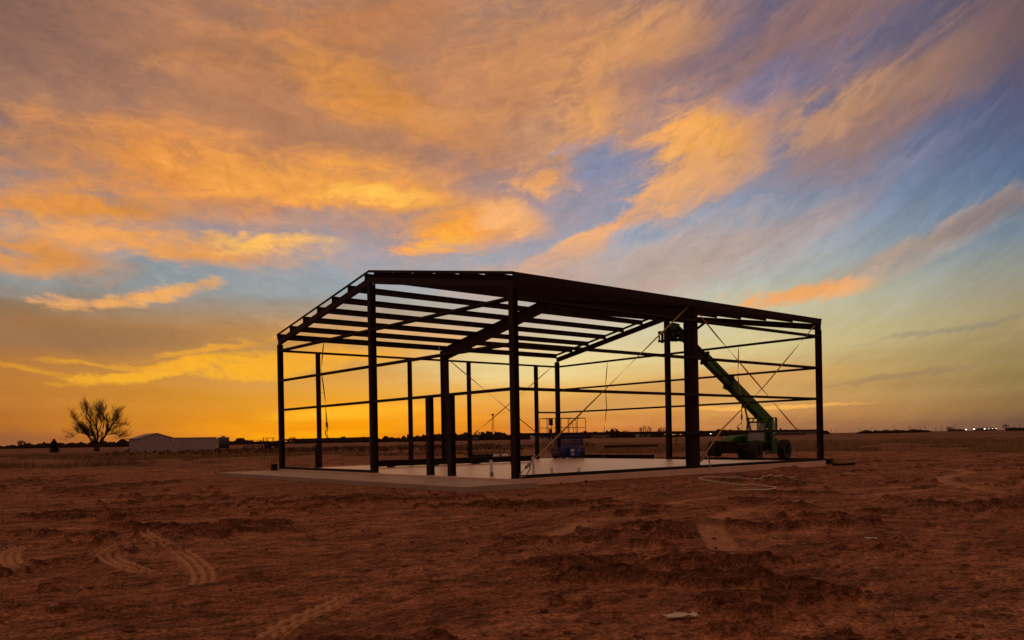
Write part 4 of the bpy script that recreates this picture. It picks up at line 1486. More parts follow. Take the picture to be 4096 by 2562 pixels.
for i, (x, y, h_, r_) in enumerate(((0.62, 1.92, 0.52, 0.05), (1.62, 1.05, 0.60, 0.045), (2.35, 1.0, 0.24, 0.045), (4.05, 1.5, 0.17, 0.05))):
    o = thing('plumbing_pipe', ['white plastic pipe standing on the slab left of the corner column', 'tall white plastic pipe just right of the corner column base',
              'short white plastic pipe, second right of the corner column', 'lowest white plastic stub pipe, farthest right on the slab'][i], 'pipe', (x, y, 0), 0, 'plastic pipes standing up from the slab')
    MB().lathe((0, 0, 0), (0.02 * (i - 1), 0.03, 1), [(r_, 0), (r_, h_), (r_ - 0.008, h_), (r_ - 0.008, 0)], 16).build('pipe', 'pvc', o, False)
    MB().lathe((0, 0, 0), (0, 0, 1), [(r_ + 0.012, 0), (r_ + 0.012, 0.07 if i else 0.13), (r_, 0.072 if i else 0.132)], 16).build('coupling', 'galv' if i == 0 else 'pvc', o)

# tools by the far middle column
p_ = Vector((9.55, W_ - 0.75, 0))
o = thing('tool_bag', 'yellow and black tool bag by the far middle column', 'bag', p_)
m = MB()
m.poly_prism([(-0.3, -0.16, 0), (0.3, -0.16, 0), (0.26, -0.16, 0.3), (0.12, -0.16, 0.4), (-0.12, -0.16, 0.4), (-0.26, -0.16, 0.3)], (0, 0.32, 0))
m.build('body', 'web_yellow', o, bevel=0.04)
MB().tube([(-0.14, 0, 0.38), (-0.1, 0, 0.52), (0.1, 0, 0.52), (0.14, 0, 0.38)], 0.02, 6).build('handle', 'black', o)
o = thing('tool_chest', 'low black tool chest beside the yellow tool bag', 'tool chest', (10.9, W_ - 0.9, 0), 0.1)
MB().box(-0.55, -0.25, 0, 0.55, 0.25, 0.3).build('body', 'black', o, bevel=0.02)
MB().box(-0.57, -0.27, 0.3, 0.57, 0.27, 0.37).build('lid', 'chassis', o, bevel=0.02)
for k, x in enumerate((12.1, 12.75)):
    b = thing('bucket', ['pale bucket next to the black tool chest', 'pale bucket farther right of the black tool chest'][k], 'bucket', (x, W_ - 0.55, 0), 0, 'buckets by the far wall')
    MB().lathe((0, 0, 0), (0, 0, 1), [(0.0, 0.0), (0.13, 0.0), (0.155, 0.36), (0.145, 0.36), (0.12, 0.02), (0.0, 0.02)], 16).build('pail', 'pvc', b, True)
    MB().tube([(-0.155, 0, 0.34), (-0.1, 0.12, 0.3), (0.1, 0.12, 0.3), (0.155, 0, 0.34)], 0.006, 5).build('handle', 'galv', b)
o = thing('meter_box', 'small dark box on the ground left of the far left corner column', 'box', (-0.22, W_ + 0.05, -0.06))
MB().box(-0.11, -0.11, 0, 0.11, 0.11, 0.26).build('body', 'black', o, bevel=0.01)
MB().box(-0.13, -0.13, 0.26, 0.13, 0.13, 0.29).build('lid', 'black', o, bevel=0.01)

# white hose snaking over the soil
hp = [(3.55, -5.05), (4.2, -5.45), (4.85, -5.5), (5.5, -4.9), (5.6, -4.2), (5.55, -3.3), (5.75, -2.5), (6.4, -1.7), (7.25, -1.45), (7.6, -1.75), (7.7, -2.3), (8.0, -2.8), (9.0, -3.0), (9.9, -3.1)]
c = spline(hp, 10)
pts = [(x, y, gz(x, y) + 0.022) for x, y in c]
o = tag(MB().tube(pts, 0.017, 6).build('hose', 'hose', None, True), 'thin white hose looped on the red soil before the middle column', 'hose')

# litter
for i, (x, y, s_, lab) in enumerate(((-9.62, -13.72, 0.11, 'crumpled pale paper scrap lying in the foreground soil'), (-3.6, -12.4, 0.06, 'tiny white scrap on the soil at right'),
                                     (13.3, -3.1, 0.11, 'small white scrap on the soil near the right corner'), (21.0, -6.3, 0.14, 'pale scrap on the soil right of the building'),
                                     (30.5, 34.0, 0.28, 'white plastic scrap in the field behind the left bay'), (9.4, -1.25, 0.16, 'crumpled tan sack by the slab edge'))):
    m = MB()
    n = 7
    rr_ = random.Random(i)
    vs = [((u / n - 0.5) * s_ * 2.6 + rr_.uniform(-1, 1) * s_ * 0.1, (v / n - 0.5) * s_ + rr_.uniform(-1, 1) * s_ * 0.08, rr_.uniform(0.0, 0.35) * s_ + s_ * 0.12) for v in range(n + 1) for u in range(n + 1)]
    fs = [(v * (n + 1) + u, v * (n + 1) + u + 1, (v + 1) * (n + 1) + u + 1, (v + 1) * (n + 1) + u) for v in range(n) for u in range(n)]
    m.add(vs, fs)
    o = m.build('paper_scrap', 'paper' if i < 5 else 'timber', None, True)
    sm = o.modifiers.new('solid', 'SOLIDIFY')
    sm.thickness = 0.006
    o.location = (x, y, gz(x, y))
    o.rotation_euler = (0, 0, rr_.uniform(-0.5, 0.2) - 0.6)
    tag(o, lab, 'litter')
for i, (x, y, ln, rz, lab) in enumerate(((-6.2, 1.2, 1.0, -0.9, 'thin pale lath lying on the soil left of the apron'), (-4.3, 3.6, 1.2, -0.75, 'thin pale lath lying close to the apron edge'),
                                         (L_ + 0.9, 0.6, 1.6, 0.35, 'pale lath on the ground beside the right corner column'))):
    o = MB().bar((0, 0, 0.02), (ln, 0, 0.03), 0.05, 0.02).build('lath', 'timber')
    o.location = (x, y, gz(x, y) + 0.01)
    o.rotation_euler = (0, 0, rz)
    tag(o, lab, 'lath')


# loose clods and pebbles
def clods():
    rs = np.random.RandomState(5)
    V, F = [], []
    ico = bmesh.new()
    bmesh.ops.create_icosphere(ico, subdivisions=1, radius=1.0)
    bv = np.array([v.co[:] for v in ico.verts])
    bf = np.array([[v.index for v in f.verts] for f in ico.faces])
    ico.free()
    k = 0
    while k < 3200:
        a = rs.uniform(-38, 38)
        r = 4.5 * (48 / 4.5) ** rs.rand()
        x = CAM.x + r * math.cos(YAW + R(a))
        y = CAM.y + r * math.sin(YAW + R(a))
        if float(slab_dist(np.array(x), np.array(y))) < 0.12:
            continue
        dens = float(n3.fbm(np.array(x / 6.0 + 11), np.array(y / 6.0), 2))
        if rs.rand() > 0.25 + 1.6 * max(dens - 0.42, 0) * 3:
            continue
        s = 0.006 + 0.03 * rs.rand() ** 5
        if r > 20:
            s *= 1.5
        q = bv * (1 + 0.28 * rs.randn(len(bv), 1)) * s * np.array([rs.uniform(0.8, 1.5), rs.uniform(0.8, 1.5), rs.uniform(0.5, 0.9)])
        c_, s2 = math.cos(rs.rand() * 6), math.sin(rs.rand() * 6)
        V.append(q @ np.array([[c_, s2, 0], [-s2, c_, 0], [0, 0, 1]]) + np.array([x, y, gz(x, y) + s * 0.3]))
        F.append(bf + k * len(bv))
        k += 1
    return np.vstack(V), np.vstack(F)


def mesh_np(name, V, F, mat):
    me = bpy.data.meshes.new(name)
    me.vertices.add(len(V))
    me.vertices.foreach_set('co', np.asarray(V, np.float32).ravel())
    me.loops.add(F.size)
    me.loops.foreach_set('vertex_index', F.astype(np.int32).ravel())
    me.polygons.add(len(F))
    me.polygons.foreach_set('loop_start', (np.arange(len(F)) * F.shape[1]).astype(np.int32))
    me.update(calc_edges=True)
    me.materials.append(M[mat])
    o = bpy.data.objects.new(name, me)
    col.objects.link(o)
    return o


V, F = clods()
tag(mesh_np('soil_clods', V, F, 'clod'), 'loose red clods and pebbles scattered over the bare soil', 'soil clods', kind='stuff')


def blades(spots, name, mat, h0, h1, w, per, spread, seed, label):
    rs = np.random.RandomState(seed)
    n = len(spots) * per
    b = np.repeat(np.array(spots), per, 0) + np.c_[rs.randn(n, 2) * spread, np.zeros(n)]
    b[:, 2] = ground_z(b[:, 0], b[:, 1], True) - 0.01
    h = rs.uniform(h0, h1, n)
    a = rs.rand(n) * 6.283
    lean = rs.uniform(0.15, 0.9, n) * h
    wind = np.array([0.35, -0.25])
    wd = w * rs.uniform(0.6, 1.4, n)
    sx, sy = -np.sin(a) * wd, np.cos(a) * wd
    dx, dy = np.cos(a) * lean + wind[0] * h, np.sin(a) * lean + wind[1] * h
    p0 = b + np.c_[sx, sy, np.zeros(n)]
    p1 = b - np.c_[sx, sy, np.zeros(n)]
    m0 = b + np.c_[dx * 0.4 + sx * 0.7, dy * 0.4 + sy * 0.7, h * 0.62]
    m1 = b + np.c_[dx * 0.4 - sx * 0.7, dy * 0.4 - sy * 0.7, h * 0.62]
    tp = b + np.c_[dx, dy, h * np.where(lean > 0.6 * h, 0.8, 1.0)]
    V = np.stack([p0, p1, m1, m0, tp], 1).reshape(-1, 3)
    i = np.arange(n)[:, None] * 5
    F = np.vstack([i + [0, 1, 2], i + [0, 2, 3], i + [3, 2, 4]])
    o = mesh_np(name, V, F, mat)
    return tag(o, label, 'grass', kind='stuff')


def scatter_field(n, rmin, rmax, thr, seed, half=36):
    rs = np.random.RandomState(seed)
    out = []
    while len(out) < n:
        a = np.radians(rs.uniform(-half, half, 4000)) + YAW
        r = rmin * (rmax / rmin) ** rs.rand(4000)
        x, y = CAM.x + r * np.cos(a), CAM.y + r * np.sin(a)
        g = grass_amount(x, y)
        ok = (rs.rand(4000) < np.clip((g - thr) * 1.8, 0, 1)) & (slab_dist(x, y) > 1.0)
        out += list(zip(x[ok], y[ok], np.zeros(ok.sum())))
    return out[:n]


blades(scatter_field(12000, 36, 170, 0.55, 3), 'dry_grass', 'straw', 0.14, 0.46, 0.018, 9, 0.22, 11, 'pale dry grass growing in patches over the field')
# sparse straw on the graded lot
rs = np.random.RandomState(21)
sp_ = []
while len(sp_) < 420:
    a = YAW + R(rs.uniform(-36, 36))
    r = 5.5 * (40 / 5.5) ** rs.rand()
    x, y = CAM.x + r * math.cos(a), CAM.y + r * math.sin(a)
    if float(slab_dist(np.array(x), np.array(y))) < 0.5 or n4.fbm(np.array(x / 3.0), np.array(y / 3.0), 2) < 0.52:
        continue
    sp_.append((x, y, 0))
blades(sp_, 'straw_litter', 'straw', 0.03, 0.12, 0.0028, 7, 0.09, 12, 'thin wisps of dead straw lying on the red soil')


# ------------------------------------------------------------------ background
VR = math.atan2(rt.y, rt.x)              # rotation that lays local +X along the picture's horizontal


def limb_tree(name, label, loc, limbs, seed, twig=3, rz=VR, mat='bark', scale=1.0, minr=0.02, density=1.0, group=None, levels=3, tl=1.0):
    """bare tree: hand-set main limbs (local x, z) with random twigs"""
    rr_ = random.Random(seed)
    o = thing(name, label, 'tree', loc, rz, group)
    tr = MB()
    cr_ = MB()

    def grow(p0, d, ln, rad, lev):
        pts = [p0]
        rads = [rad]
        n = 4
        for k in range(n):
            d = (d + Vector((rr_.uniform(-1, 1), rr_.uniform(-1, 1), rr_.uniform(-0.3, 1.0))) * 0.26).normalized()
            pts.append(pts[-1] + d * (ln / n))
            rads.append(max(minr * 0.7, rad * (1 - 0.8 * (k + 1) / n)))
        cr_.tube(pts, rads, 3, False)
        if lev > 0:
            for k in range(1, n + 1):
                for _ in range(2):
                    dd = (d * 0.9 + Vector((rr_.uniform(-1, 1), rr_.uniform(-1, 1), rr_.uniform(-0.25, 0.9))) * 0.62).normalized()
                    grow(pts[k], dd, ln * rr_.uniform(0.4, 0.65), max(minr, rads[k] * 0.7), lev - 1)

    for li, (pl, r0, r1) in enumerate(limbs):
        dep = rr_.uniform(-0.35, 0.35)
        pts = []
        c = spline([(x, z) for x, z in pl], 5)
        c = np.vstack([c, pl[-1]])
        n = len(c)
        for k, (x, z) in enumerate(c):
            pts.append(Vector((x, dep * (z if li else z * 0.3) * 0.6, z)) * scale)
        rads = [(r0 + (r1 - r0) * k / (n - 1)) * scale for k in range(n)]
        tr.tube(pts, rads, 6)
        for k in range(1, n):
            t = k / (n - 1)
            if rr_.random() > (0.25 + 0.75 * t) * density:
                continue
            d = (pts[k] - pts[k - 1]).normalized()
            for _ in range(2 if t > 0.5 else 1):
                dd = (d * 1.0 + Vector((rr_.uniform(-1, 1), rr_.uniform(-1, 1), rr_.uniform(-0.2, 0.8))) * 0.7).normalized()
                grow(pts[k], dd, scale * rr_.uniform(1.3, 2.6) * tl, max(minr, rads[k] * 0.5), levels - 1)
    tr.build('trunk', mat, o, True)
    cr_.build('crown', mat, o)
    return o


K = 0.0190


def zt(pts):
    return [((x - 490) * K, (690 - y) * K) for x, y in pts]


limb_tree('bare_tree', 'large bare winter tree standing alone left of the pale shed', spot(228, 214), [
    (zt([(490, 700), (490, 640), (492, 590)]), 0.75, 0.5),
    (zt([(480, 640), (440, 600), (425, 550), (385, 490), (370, 470), (300, 440), (230, 430), (195, 455)]), 0.34, 0.05),
    (zt([(385, 490), (350, 420), (300, 350), (240, 290), (200, 255)]), 0.2, 0.04),
    (zt([(478, 620), (465, 570), (470, 520), (440, 480), (385, 470)]), 0.26, 0.12),
    (zt([(470, 520), (430, 420), (405, 340), (390, 250), (360, 160), (330, 105)]), 0.24, 0.04),
    (zt([(405, 340), (350, 270), (310, 200), (300, 150)]), 0.13, 0.04),
    (zt([(495, 640), (496, 540), (500, 450), (480, 360), (470, 280), (450, 200)]), 0.3, 0.04),
    (zt([(500, 450), (540, 370), (560, 300), (545, 240)]), 0.14, 0.04),
    (zt([(505, 650), (530, 590), (565, 520), (595, 470), (600, 420), (620, 320), (590, 250), (530, 180), (490, 150)]), 0.36, 0.05),
    (zt([(595, 470), (640, 400), (690, 330), (720, 260), (750, 190)]), 0.22, 0.04),
    (zt([(610, 380), (640, 280), (640, 210), (620, 160)]), 0.16, 0.04),
    (zt([(600, 460), (660, 455), (720, 440), (760, 470), (790, 490)]), 0.14, 0.03),
    (zt([(690, 330), (740, 310), (790, 290), (810, 310)]), 0.12, 0.03),
    (zt([(640, 400), (720, 390), (780, 370), (810, 390)]), 0.1, 0.03),
    (zt([(430, 420), (390, 400), (340, 400), (280, 380)]), 0.1, 0.03),
], 3, minr=0.010, density=0.8, levels=3, tl=1.05)

# young cedar at far left
p_ = spot(128, 196)
o = thing('cedar_shrub', 'small dark conical cedar left of the bare tree', 'shrub', p_, VR)
MB().tube([(0, 0, 0), (0, 0, 2.4)], [0.08, 0.03], 6).build('trunk', 'bark', o)
rs = np.random.RandomState(8)
n = 2600
hh = rs.rand(n) ** 1.3
th = rs.rand(n) * 6.283
rr_ = (1 - hh) ** 0.55 * 1.15 * np.sqrt(rs.rand(n)) * (1 + 0.18 * np.sin(th * 3 + hh * 9))
c = np.c_[rr_ * np.cos(th), rr_ * np.sin(th), 0.12 + hh * 3.1]
a, b = rs.randn(n, 3) * 0.11, rs.randn(n, 3) * 0.11 + [0, 0, 0.08]
Vv = np.stack([c, c + a, c + b], 1).reshape(-1, 3)
f_ = mesh_np('crown', Vv, np.arange(3 * n).reshape(-1, 3), 'cedar')
f_.parent = o

# metal shed with a long low wing
SH = spot(329, 180)
sa = VR + R(33.5)
shed = thing('metal_shed', 'pale metal shed with gabled front and a long low wing', 'shed', SH, sa)
gw, gl, eh, ph = 7.2, 14.5, 2.95, 4.05


def rib_wall(a, b, z0, top0, top1, name, parent, out, mat='sheet', mid=None):
    """ribbed sheet wall from a to b with sloping top edge"""
    m = MB()
    a, b = Vector((*a, 0)), Vector((*b, 0))
    ln = (b - a).length
    n = max(2, int(ln / 0.3))
    ov = Vector((*out, 0))

    def top(t):
        if mid is None:
            return top0 + (top1 - top0) * t
        return top0 + (mid - top0) * min(1, 2 * t) if t < 0.5 else mid + (top1 - mid) * (2 * t - 1)
    vs, fs = [], []
    for k in range(n):
        for t, off in ((k / n, 0.0), ((k + 0.72) / n, 0.0), ((k + 0.78) / n, 0.035), ((k + 0.94) / n, 0.035)):
            p_ = a.lerp(b, t) + ov * off
            vs += [(p_.x, p_.y, z0), (p_.x, p_.y, top(t))]
    p_ = b
    vs += [(b.x, b.y, z0), (b.x, b.y, top(1.0))]
    for k in range(len(vs) // 2 - 1):
        fs.append((2 * k, 2 * k + 2, 2 * k + 3, 2 * k + 1))
    m.add(vs, fs)
    o = m.build(name, mat, parent)
    s = o.modifiers.new('solid', 'SOLIDIFY')
    s.thickness = 0.04
    return o


rib_wall((0, 0), (gw, 0), -0.3, eh, eh, 'front_wall', shed, (0, -1), mid=ph)
rib_wall((0, gl), (0, 0), -0.3, eh, eh, 'side_wall', shed, (-1, 0))
rib_wall((gw, 0), (gw, gl), -0.3, eh, eh, 'side_wall', shed, (1, 0))
rib_wall((gw, gl), (0, gl), -0.3, eh, eh, 'rear_wall', shed, (0, 1), mid=ph)
for s in (0, 1):
    x0, x1 = (-0.35, gw / 2) if s == 0 else (gw + 0.35, gw / 2)
    m = MB()
    za = eh - 0.1
    m.poly_prism([(x0, -0.25, za + 0.03), (x1, -0.25, ph + 0.05), (x1, gl + 0.2, ph + 0.05), (x0, gl + 0.2, za + 0.03)], (0, 0, 0.07))
    m.build('roof', 'sheet_roof', shed)
rib_wall((gw + 0.06, 0.15), (gw + 9.3, 0.15), -0.35, eh, eh, 'wing_wall', shed, (0, -1))
rib_wall((gw + 9.3, 0.15), (gw + 9.3, 5.0), -0.35, eh, eh, 'wing_wall', shed, (1, 0))
m = MB()
m.box(gw + 0.05, 0.0, eh + 0.01, gw + 9.45, 5.2, eh + 0.09)
m.build('wing_roof', 'sheet_roof', shed)
o = MB().lathe((0, 0, 0), (1, 0, 0), [(0, -0.9), (0.35, -0.85), (0.5, -0.7), (0.5, 0.7), (0.35, 0.85), (0, 0.9)], 16).build('propane_tank', 'sheet', None, True)
q = SH + Vector((math.cos(sa), math.sin(sa), 0)) * -1.6 + Vector((-math.sin(sa), math.cos(sa), 0)) * 7
o.location = (q.x, q.y, gz(q.x, q.y) + 0.52)
o.rotation_euler = (0, 0, sa + 1.2)
tag(o, 'pale rounded propane tank beside the left wall of the shed', 'tank')

# travel trailer behind the wing
TV = spot(529, 200)
tv = thing('travel_trailer', 'travel trailer with dark nose parked behind the shed wing', 'trailer', TV, VR + R(116))
prof = [(0.0, 0.55), (9.0, 0.55), (9.0, 3.15), (0.55, 3.25), (0.05, 2.7), (-0.28, 1.6), (-0.2, 0.9)]
m = MB()
m.poly_prism([(x + 0.55, -1.22, z) for x, z in prof if x > 0] + [(0.7, -1.22, 0.55)], (0, 2.44, 0))
m = MB()
m.poly_prism([(0.55, -1.22, 0.55), (9.0, -1.22, 0.55), (9.0, -1.22, 3.1), (0.55, -1.22, 3.2)], (0, 2.44, 0))
bd_ = m.build('body', 'rv_white', tv, bevel=0.06)
m = MB()
m.poly_prism([(0.54, -1.24, 0.5), (0.54, -1.24, 3.22), (0.25, -1.24, 3.1), (-0.05, -1.24, 2.5), (-0.2, -1.24, 1.6), (-0.1, -1.24, 0.8), (0.1, -1.24, 0.5)], (0, 2.48, 0))
m.build('nose_cap', 'rv_dark', tv, bevel=0.1)
MB().box(1.2, -0.4, 3.2, 2.2, 0.4, 3.55).build('roof_unit', 'rv_white', tv, bevel=0.08)
m = MB()
m.tube([(4.2, 0, 3.15), (4.2, 0, 3.5)], 0.02, 5)
m.tube([(4.0, -0.2, 3.5), (4.4, 0.2, 3.5)], 0.02, 5)
m.build('antenna', 'black', tv)
for x0, x1, z0, z1, nm, mt in ((1.2, 1.6, 0.7, 2.95, 'stripe', 'rv_dark'), (2.2, 2.9, 1.7, 2.4, 'window', 'pane'), (3.4, 4.1, 0.8, 2.6, 'door', 'rv_dark'), (4.7, 5.6, 1.7, 2.4, 'window', 'pane'), (6.2, 6.6, 0.7, 2.95, 'stripe', 'rv_dark'), (7.2, 8.2, 1.7, 2.4, 'window', 'pane')):
    for s in (-1, 1):
        y = 1.221 * s
        MB().box(x0, min(y, y + 0.02 * s), z0, x1, max(y, y + 0.02 * s), z1).build(nm, mt, tv)
for x in (4.2, 5.1):
    for s in (-1, 1):
        wheel(tv, x, s * 1.05, s, 0.34, 0.22, 0, 0)
m = MB()
m.bar((0.0, -0.7, 0.5), (-1.3, 0, 0.45), 0.08, 0.1)
m.bar((0.0, 0.7, 0.5), (-1.3, 0, 0.45), 0.08, 0.1)
m.tube([(-1.2, 0, 0.7), (-1.2, 0, -0.1)], 0.04, 6)
m.build('tow_frame', 'black', tv)

# playground swing frame and timber hitching rail
sw = thing('swing_frame', 'small A-frame swing set standing right of the travel trailer', 'swing set', spot(601, 205), VR)
for x in (-1.4, 1.4):
    m = MB()
    m.tube([(x - 0.25, -0.9, 0), (x, 0, 2.3), (x + 0.25, 0.9, 0)], 0.05, 6)
    m.build('leg_frame', 'black', sw)
MB().tube([(-1.5, 0, 2.3), (1.5, 0, 2.3)], 0.05, 6).build('top_bar', 'black', sw)
for x in (-0.6, 0.5):
    m = MB()
    for s in (-0.2, 0.2):
        m.tube([(x + s, 0, 2.3), (x + s, 0.05, 0.6)], 0.012, 4)
    m.box(x - 0.24, -0.08, 0.56, x + 0.24, 0.12, 0.6)
    m.build('swing_seat', 'black', sw)
fr = thing('rail_fence', 'low timber rail fence in front of the swing set', 'fence', spot(598, 198), VR)
for x in (-2.3, 0, 2.3):
    MB().box(x - 0.12, -0.12, -0.1, x + 0.12, 0.12, 1.05).build('post', 'pole', fr)
for x in (-1.15, 1.15):
    MB().box(x - 1.03, -0.05, 0.72, x + 1.03, 0.05, 0.9).build('rail', 'pole', fr)
tr_ = thing('backhoe', 'dark backhoe with open cab frame behind the left corner column', 'backhoe', spot(641, 196), VR)
m = MB()
m.box(-1.6, -0.6, 0.7, 1.8, 0.6, 1.35)
m.build('body', 'chassis', tr_, bevel=0.05)
m = MB()
for x in (-1.2, 0.3):
    for y in (-0.55, 0.55):
        m.bar((x, y, 1.3), (x + 0.1, y, 2.75), 0.09, 0.09, (1, 0, 0))
m.box(-1.3, -0.65, 2.7, 0.55, 0.65, 2.8)
m.build('cab_frame', 'chassis', tr_)
m = MB()
m.bar((-1.6, 0, 1.2), (-1.95, 0, 2.2), 0.2, 0.24)
m.bar((-1.95, 0, 2.2), (-1.9, 0, 2.9), 0.16, 0.18)
m.build('digging_arm', 'chassis', tr_)
m = MB()
m.bar((1.6, -0.4, 1.3), (2.6, -0.4, 0.5), 0.14, 0.16)
m.bar((1.6, 0.4, 1.3), (2.6, 0.4, 0.5), 0.14, 0.16)
m.poly_prism([(2.5, -0.9, 0.2), (3.1, -0.9, 0.25), (2.6, -0.9, 0.8), (2.45, -0.9, 0.8)], (0, 1.8, 0))
m.build('loader_bucket', 'chassis', tr_)
for x, r_ in ((-0.9, 0.65), (1.3, 0.42)):
    for s in (-1, 1):
        wheel(tr_, x, s * 0.8, s, r_, 0.35, 0, 0)

# short post with an arm in the field
bh = thing('mailbox_post', 'short dark post with crossarm and small box in the field', 'mailbox', spot(1597, 128), VR)
MB().tube([(0, 0, -0.1), (0, 0, 1.45)], 0.06, 8).build('post', 'pole', bh)
MB().box(-0.75, -0.06, 1.3, 0.25, 0.06, 1.42).build('crossarm', 'pole', bh)
MB().box(-0.08, -0.16, 1.46, 0.36, 0.16, 1.78).build('box', 'black', bh, bevel=0.04)


# ------------------------------------------------------------------ far houses
def house(label, px, dep, w, d, h, rh, wall, roofm='roof_dark', rz=0.0, hip=True, wins=3, group='houses along the horizon', cat='house', chim=False):
    p_ = spot(px, dep)
    o = thing('house', label, cat, p_, VR + rz, group)
    MB().box(-w / 2, 0, -0.4, w / 2, d, h).build('wall', wall, o)
    m = MB()
    e = 0.45
    if hip:
        r0 = min(d / 2, w * 0.42)
        vs = [(-w / 2 - e, -e, h), (w / 2 + e, -e, h), (w / 2 + e, d + e, h), (-w / 2 - e, d + e, h), (-w / 2 + r0, d / 2, h + rh), (w / 2 - r0, d / 2, h + rh)]
        m.add(vs, [(0, 1, 5, 4), (1, 2, 5), (2, 3, 4, 5), (3, 0, 4), (0, 3, 2, 1)])
    else:
        vs = [(-w / 2 - e, -e, h), (w / 2 + e, -e, h), (w / 2 + e, d + e, h), (-w / 2 - e, d + e, h), (-w / 2 - e, d / 2, h + rh), (w / 2 + e, d / 2, h + rh)]
        m.add(vs, [(0, 1, 5, 4), (1, 2, 5), (2, 3, 4, 5), (3, 0, 4), (0, 3, 2, 1)])
    r_ = m.build('roof', roofm, o)
    if chim:
        MB().box(w * 0.12, d / 2 - 0.4, h + rh - 0.9, w * 0.12 + 0.8, d / 2 + 0.4, h + rh + 0.8).build('chimney', 'house_brick', r_)
    for k in range(wins):
        x = -w / 2 + (k + 0.7) * w / (wins + 0.4)
        f_ = MB().box(x - 0.62, -0.05, 0.8, x + 0.62, -0.003, 2.05).build('window', 'house_white', o)
        MB().box(x - 0.52, -0.07, 0.9, x + 0.52, -0.052, 1.95).build('pane', 'pane', f_)
    f_ = MB().box(w * 0.36, -0.05, -0.1, w * 0.36 + 1.0, -0.003, 2.05).build('door', 'rv_dark', o)
    return o


HS = [
    ('long low pale house near the left edge of the field', 55, 1150, 20, 9, 2.4, 1.4, 'house_white', True, False),
    ('wide brown house with tall hipped roof left of the cedar', 92, 1150, 19, 12, 2.6, 4.0, 'house_brick', True, True),
    ('brown house with a pointed roof just right of the cedar', 160, 1150, 15, 11, 2.6, 4.0, 'house_brick', True, True),
    ('brown house with broad hipped roof between cedar and bare tree', 190, 1200, 20, 11, 2.6, 3.8, 'house_tan', True, False),
    ('low tan house with hipped roof behind the swing set', 612, 1000, 10, 9, 2.0, 2.4, 'house_tan', True, True),
    ('pale low building seen through the left bay near the hanging strap', 800, 1000, 26, 9, 2.4, 0.8, 'house_white', False, False),
    ('tiny pale cabin in the field behind the far middle column', 1124, 620, 3.6, 4, 2.0, 1.1, 'house_tan', False, False),
    ('hipped roof house on the skyline right of the lattice tower', 1195, 1100, 9, 9, 2.4, 3.0, 'house_brick', True, False),
    ('white long building behind the scissor lift, left of its platform', 1280, 430, 10, 7, 1.9, 0.6, 'house_white', False, False),
    ('pale low house behind the hanging strap right of the scissor lift', 1418, 820, 17, 9, 2.4, 0.8, 'house_tan', False, False),
    ('white mobile home between the bare trees of the right bay', 1500, 900, 9.5, 6, 2.4, 0.6, 'house_white', False, False),
    ('long dark house behind the bare trees left of the middle column', 1545, 900, 24, 10, 2.4, 1.8, 'house_tan', False, False),
    ('white house seen just left of the telehandler', 1675, 900, 10, 8, 2.4, 0.8, 'house_white', False, False),
    ('dark house with low hipped roof right of the telehandler cab', 1877, 700, 20, 11, 2.2, 2.4, 'house_brick', True, False),
    ('dark house with steep roof left of the right corner column', 1915, 850, 15, 10, 2.4, 2.0, 'house_tan', True, False),
    ('dark hipped house on the right skyline with a chimney', 2118, 1500, 17, 12, 2.0, 3.2, 'house_brick', True, True),
    ('pale tan house with flat ridge right of the chimney house', 2162, 1500, 22, 12, 2.2, 2.8, 'house_tan', True, False),
    ('dark house with tall peak among the right skyline poles', 2253, 1500, 16, 12, 1.8, 3.6, 'house_brick', True, False),
    ('low dark house left of the lit street lamps', 2271, 1500, 13, 11, 2.0, 2.6, 'house_brick', True, False),
    ('long brown house behind the lit street lamps', 2330, 1400, 34, 12, 2.4, 3.0, 'house_tan', True, True),
    ('low dark house near the right edge of the photo', 2396, 1300, 19, 12, 2.4, 2.8, 'house_brick', True, False),
]
for i, (lab, px, dep, w, d, h, rh, wall, hip, ch) in enumerate(HS):
    house(lab, px, dep, w, d, h, rh, wall, 'roof_dark' if wall != 'house_white' else 'sheet_roof', rz=((i * 37) % 23 - 11) * 0.02, hip=hip, chim=ch)

# ------------------------------------------------------------------ utility poles, tower, lamps
PL = [(17, 7.0, 1), (68, 6, 1), (716, 9, 1), (772, 8, 1), (1147, 10, 1), (943, 12, 1), (1239, 6, 1), (1376, 12, 1), (1401, 15, 2), (1963, 11, 1), (1974, 9, 1), (2028, 12, 1), (2058, 12.5, 1), (2110, 17, 2), (2145, 13, 1), (2149, 14, 1),
      (2172, 9, 1), (2184, 14, 2), (2209, 10, 1), (2222, 16, 1), (2248, 14, 2), (2254, 15, 1), (2259, 10, 1), (2407, 12, 1)]
NTH = ['first', 'second', 'third', 'fourth', 'fifth', 'sixth', 'seventh', 'eighth', 'ninth', 'tenth', 'eleventh', 'twelfth', 'thirteenth', 'fourteenth', 'fifteenth', 'sixteenth',
       'seventeenth', 'eighteenth', 'nineteenth', 'twentieth', 'twenty-first', 'twenty-second', 'twenty-third', 'twenty-fourth']
for i, (px, h, arms) in enumerate(sorted(PL)):
    o = thing('utility_pole', 'thin utility pole on the skyline, %s from the left edge of the photo' % NTH[i], 'utility pole', spot(px, 1700 if i % 3 else 1500), VR + 0.5 * ((i * 7) % 5 - 2) * 0.3, 'utility poles along the horizon')
    MB().tube([(0, 0, -0.5), (0, 0, h * 0.85)], [0.34, 0.26], 6).build('pole', 'pole', o)
    for k in range(arms):
        MB().box(-2.0, -0.16, h * 0.85 - 1.2 - k * 3.0, 2.0, 0.16, h * 0.85 - 0.85 - k * 3.0).build('crossarm', 'pole', o)
tw = thing('lattice_tower', 'slender lattice radio tower on the skyline left of the corner column', 'tower', spot(1164, 700), VR)
TH_ = 21.5
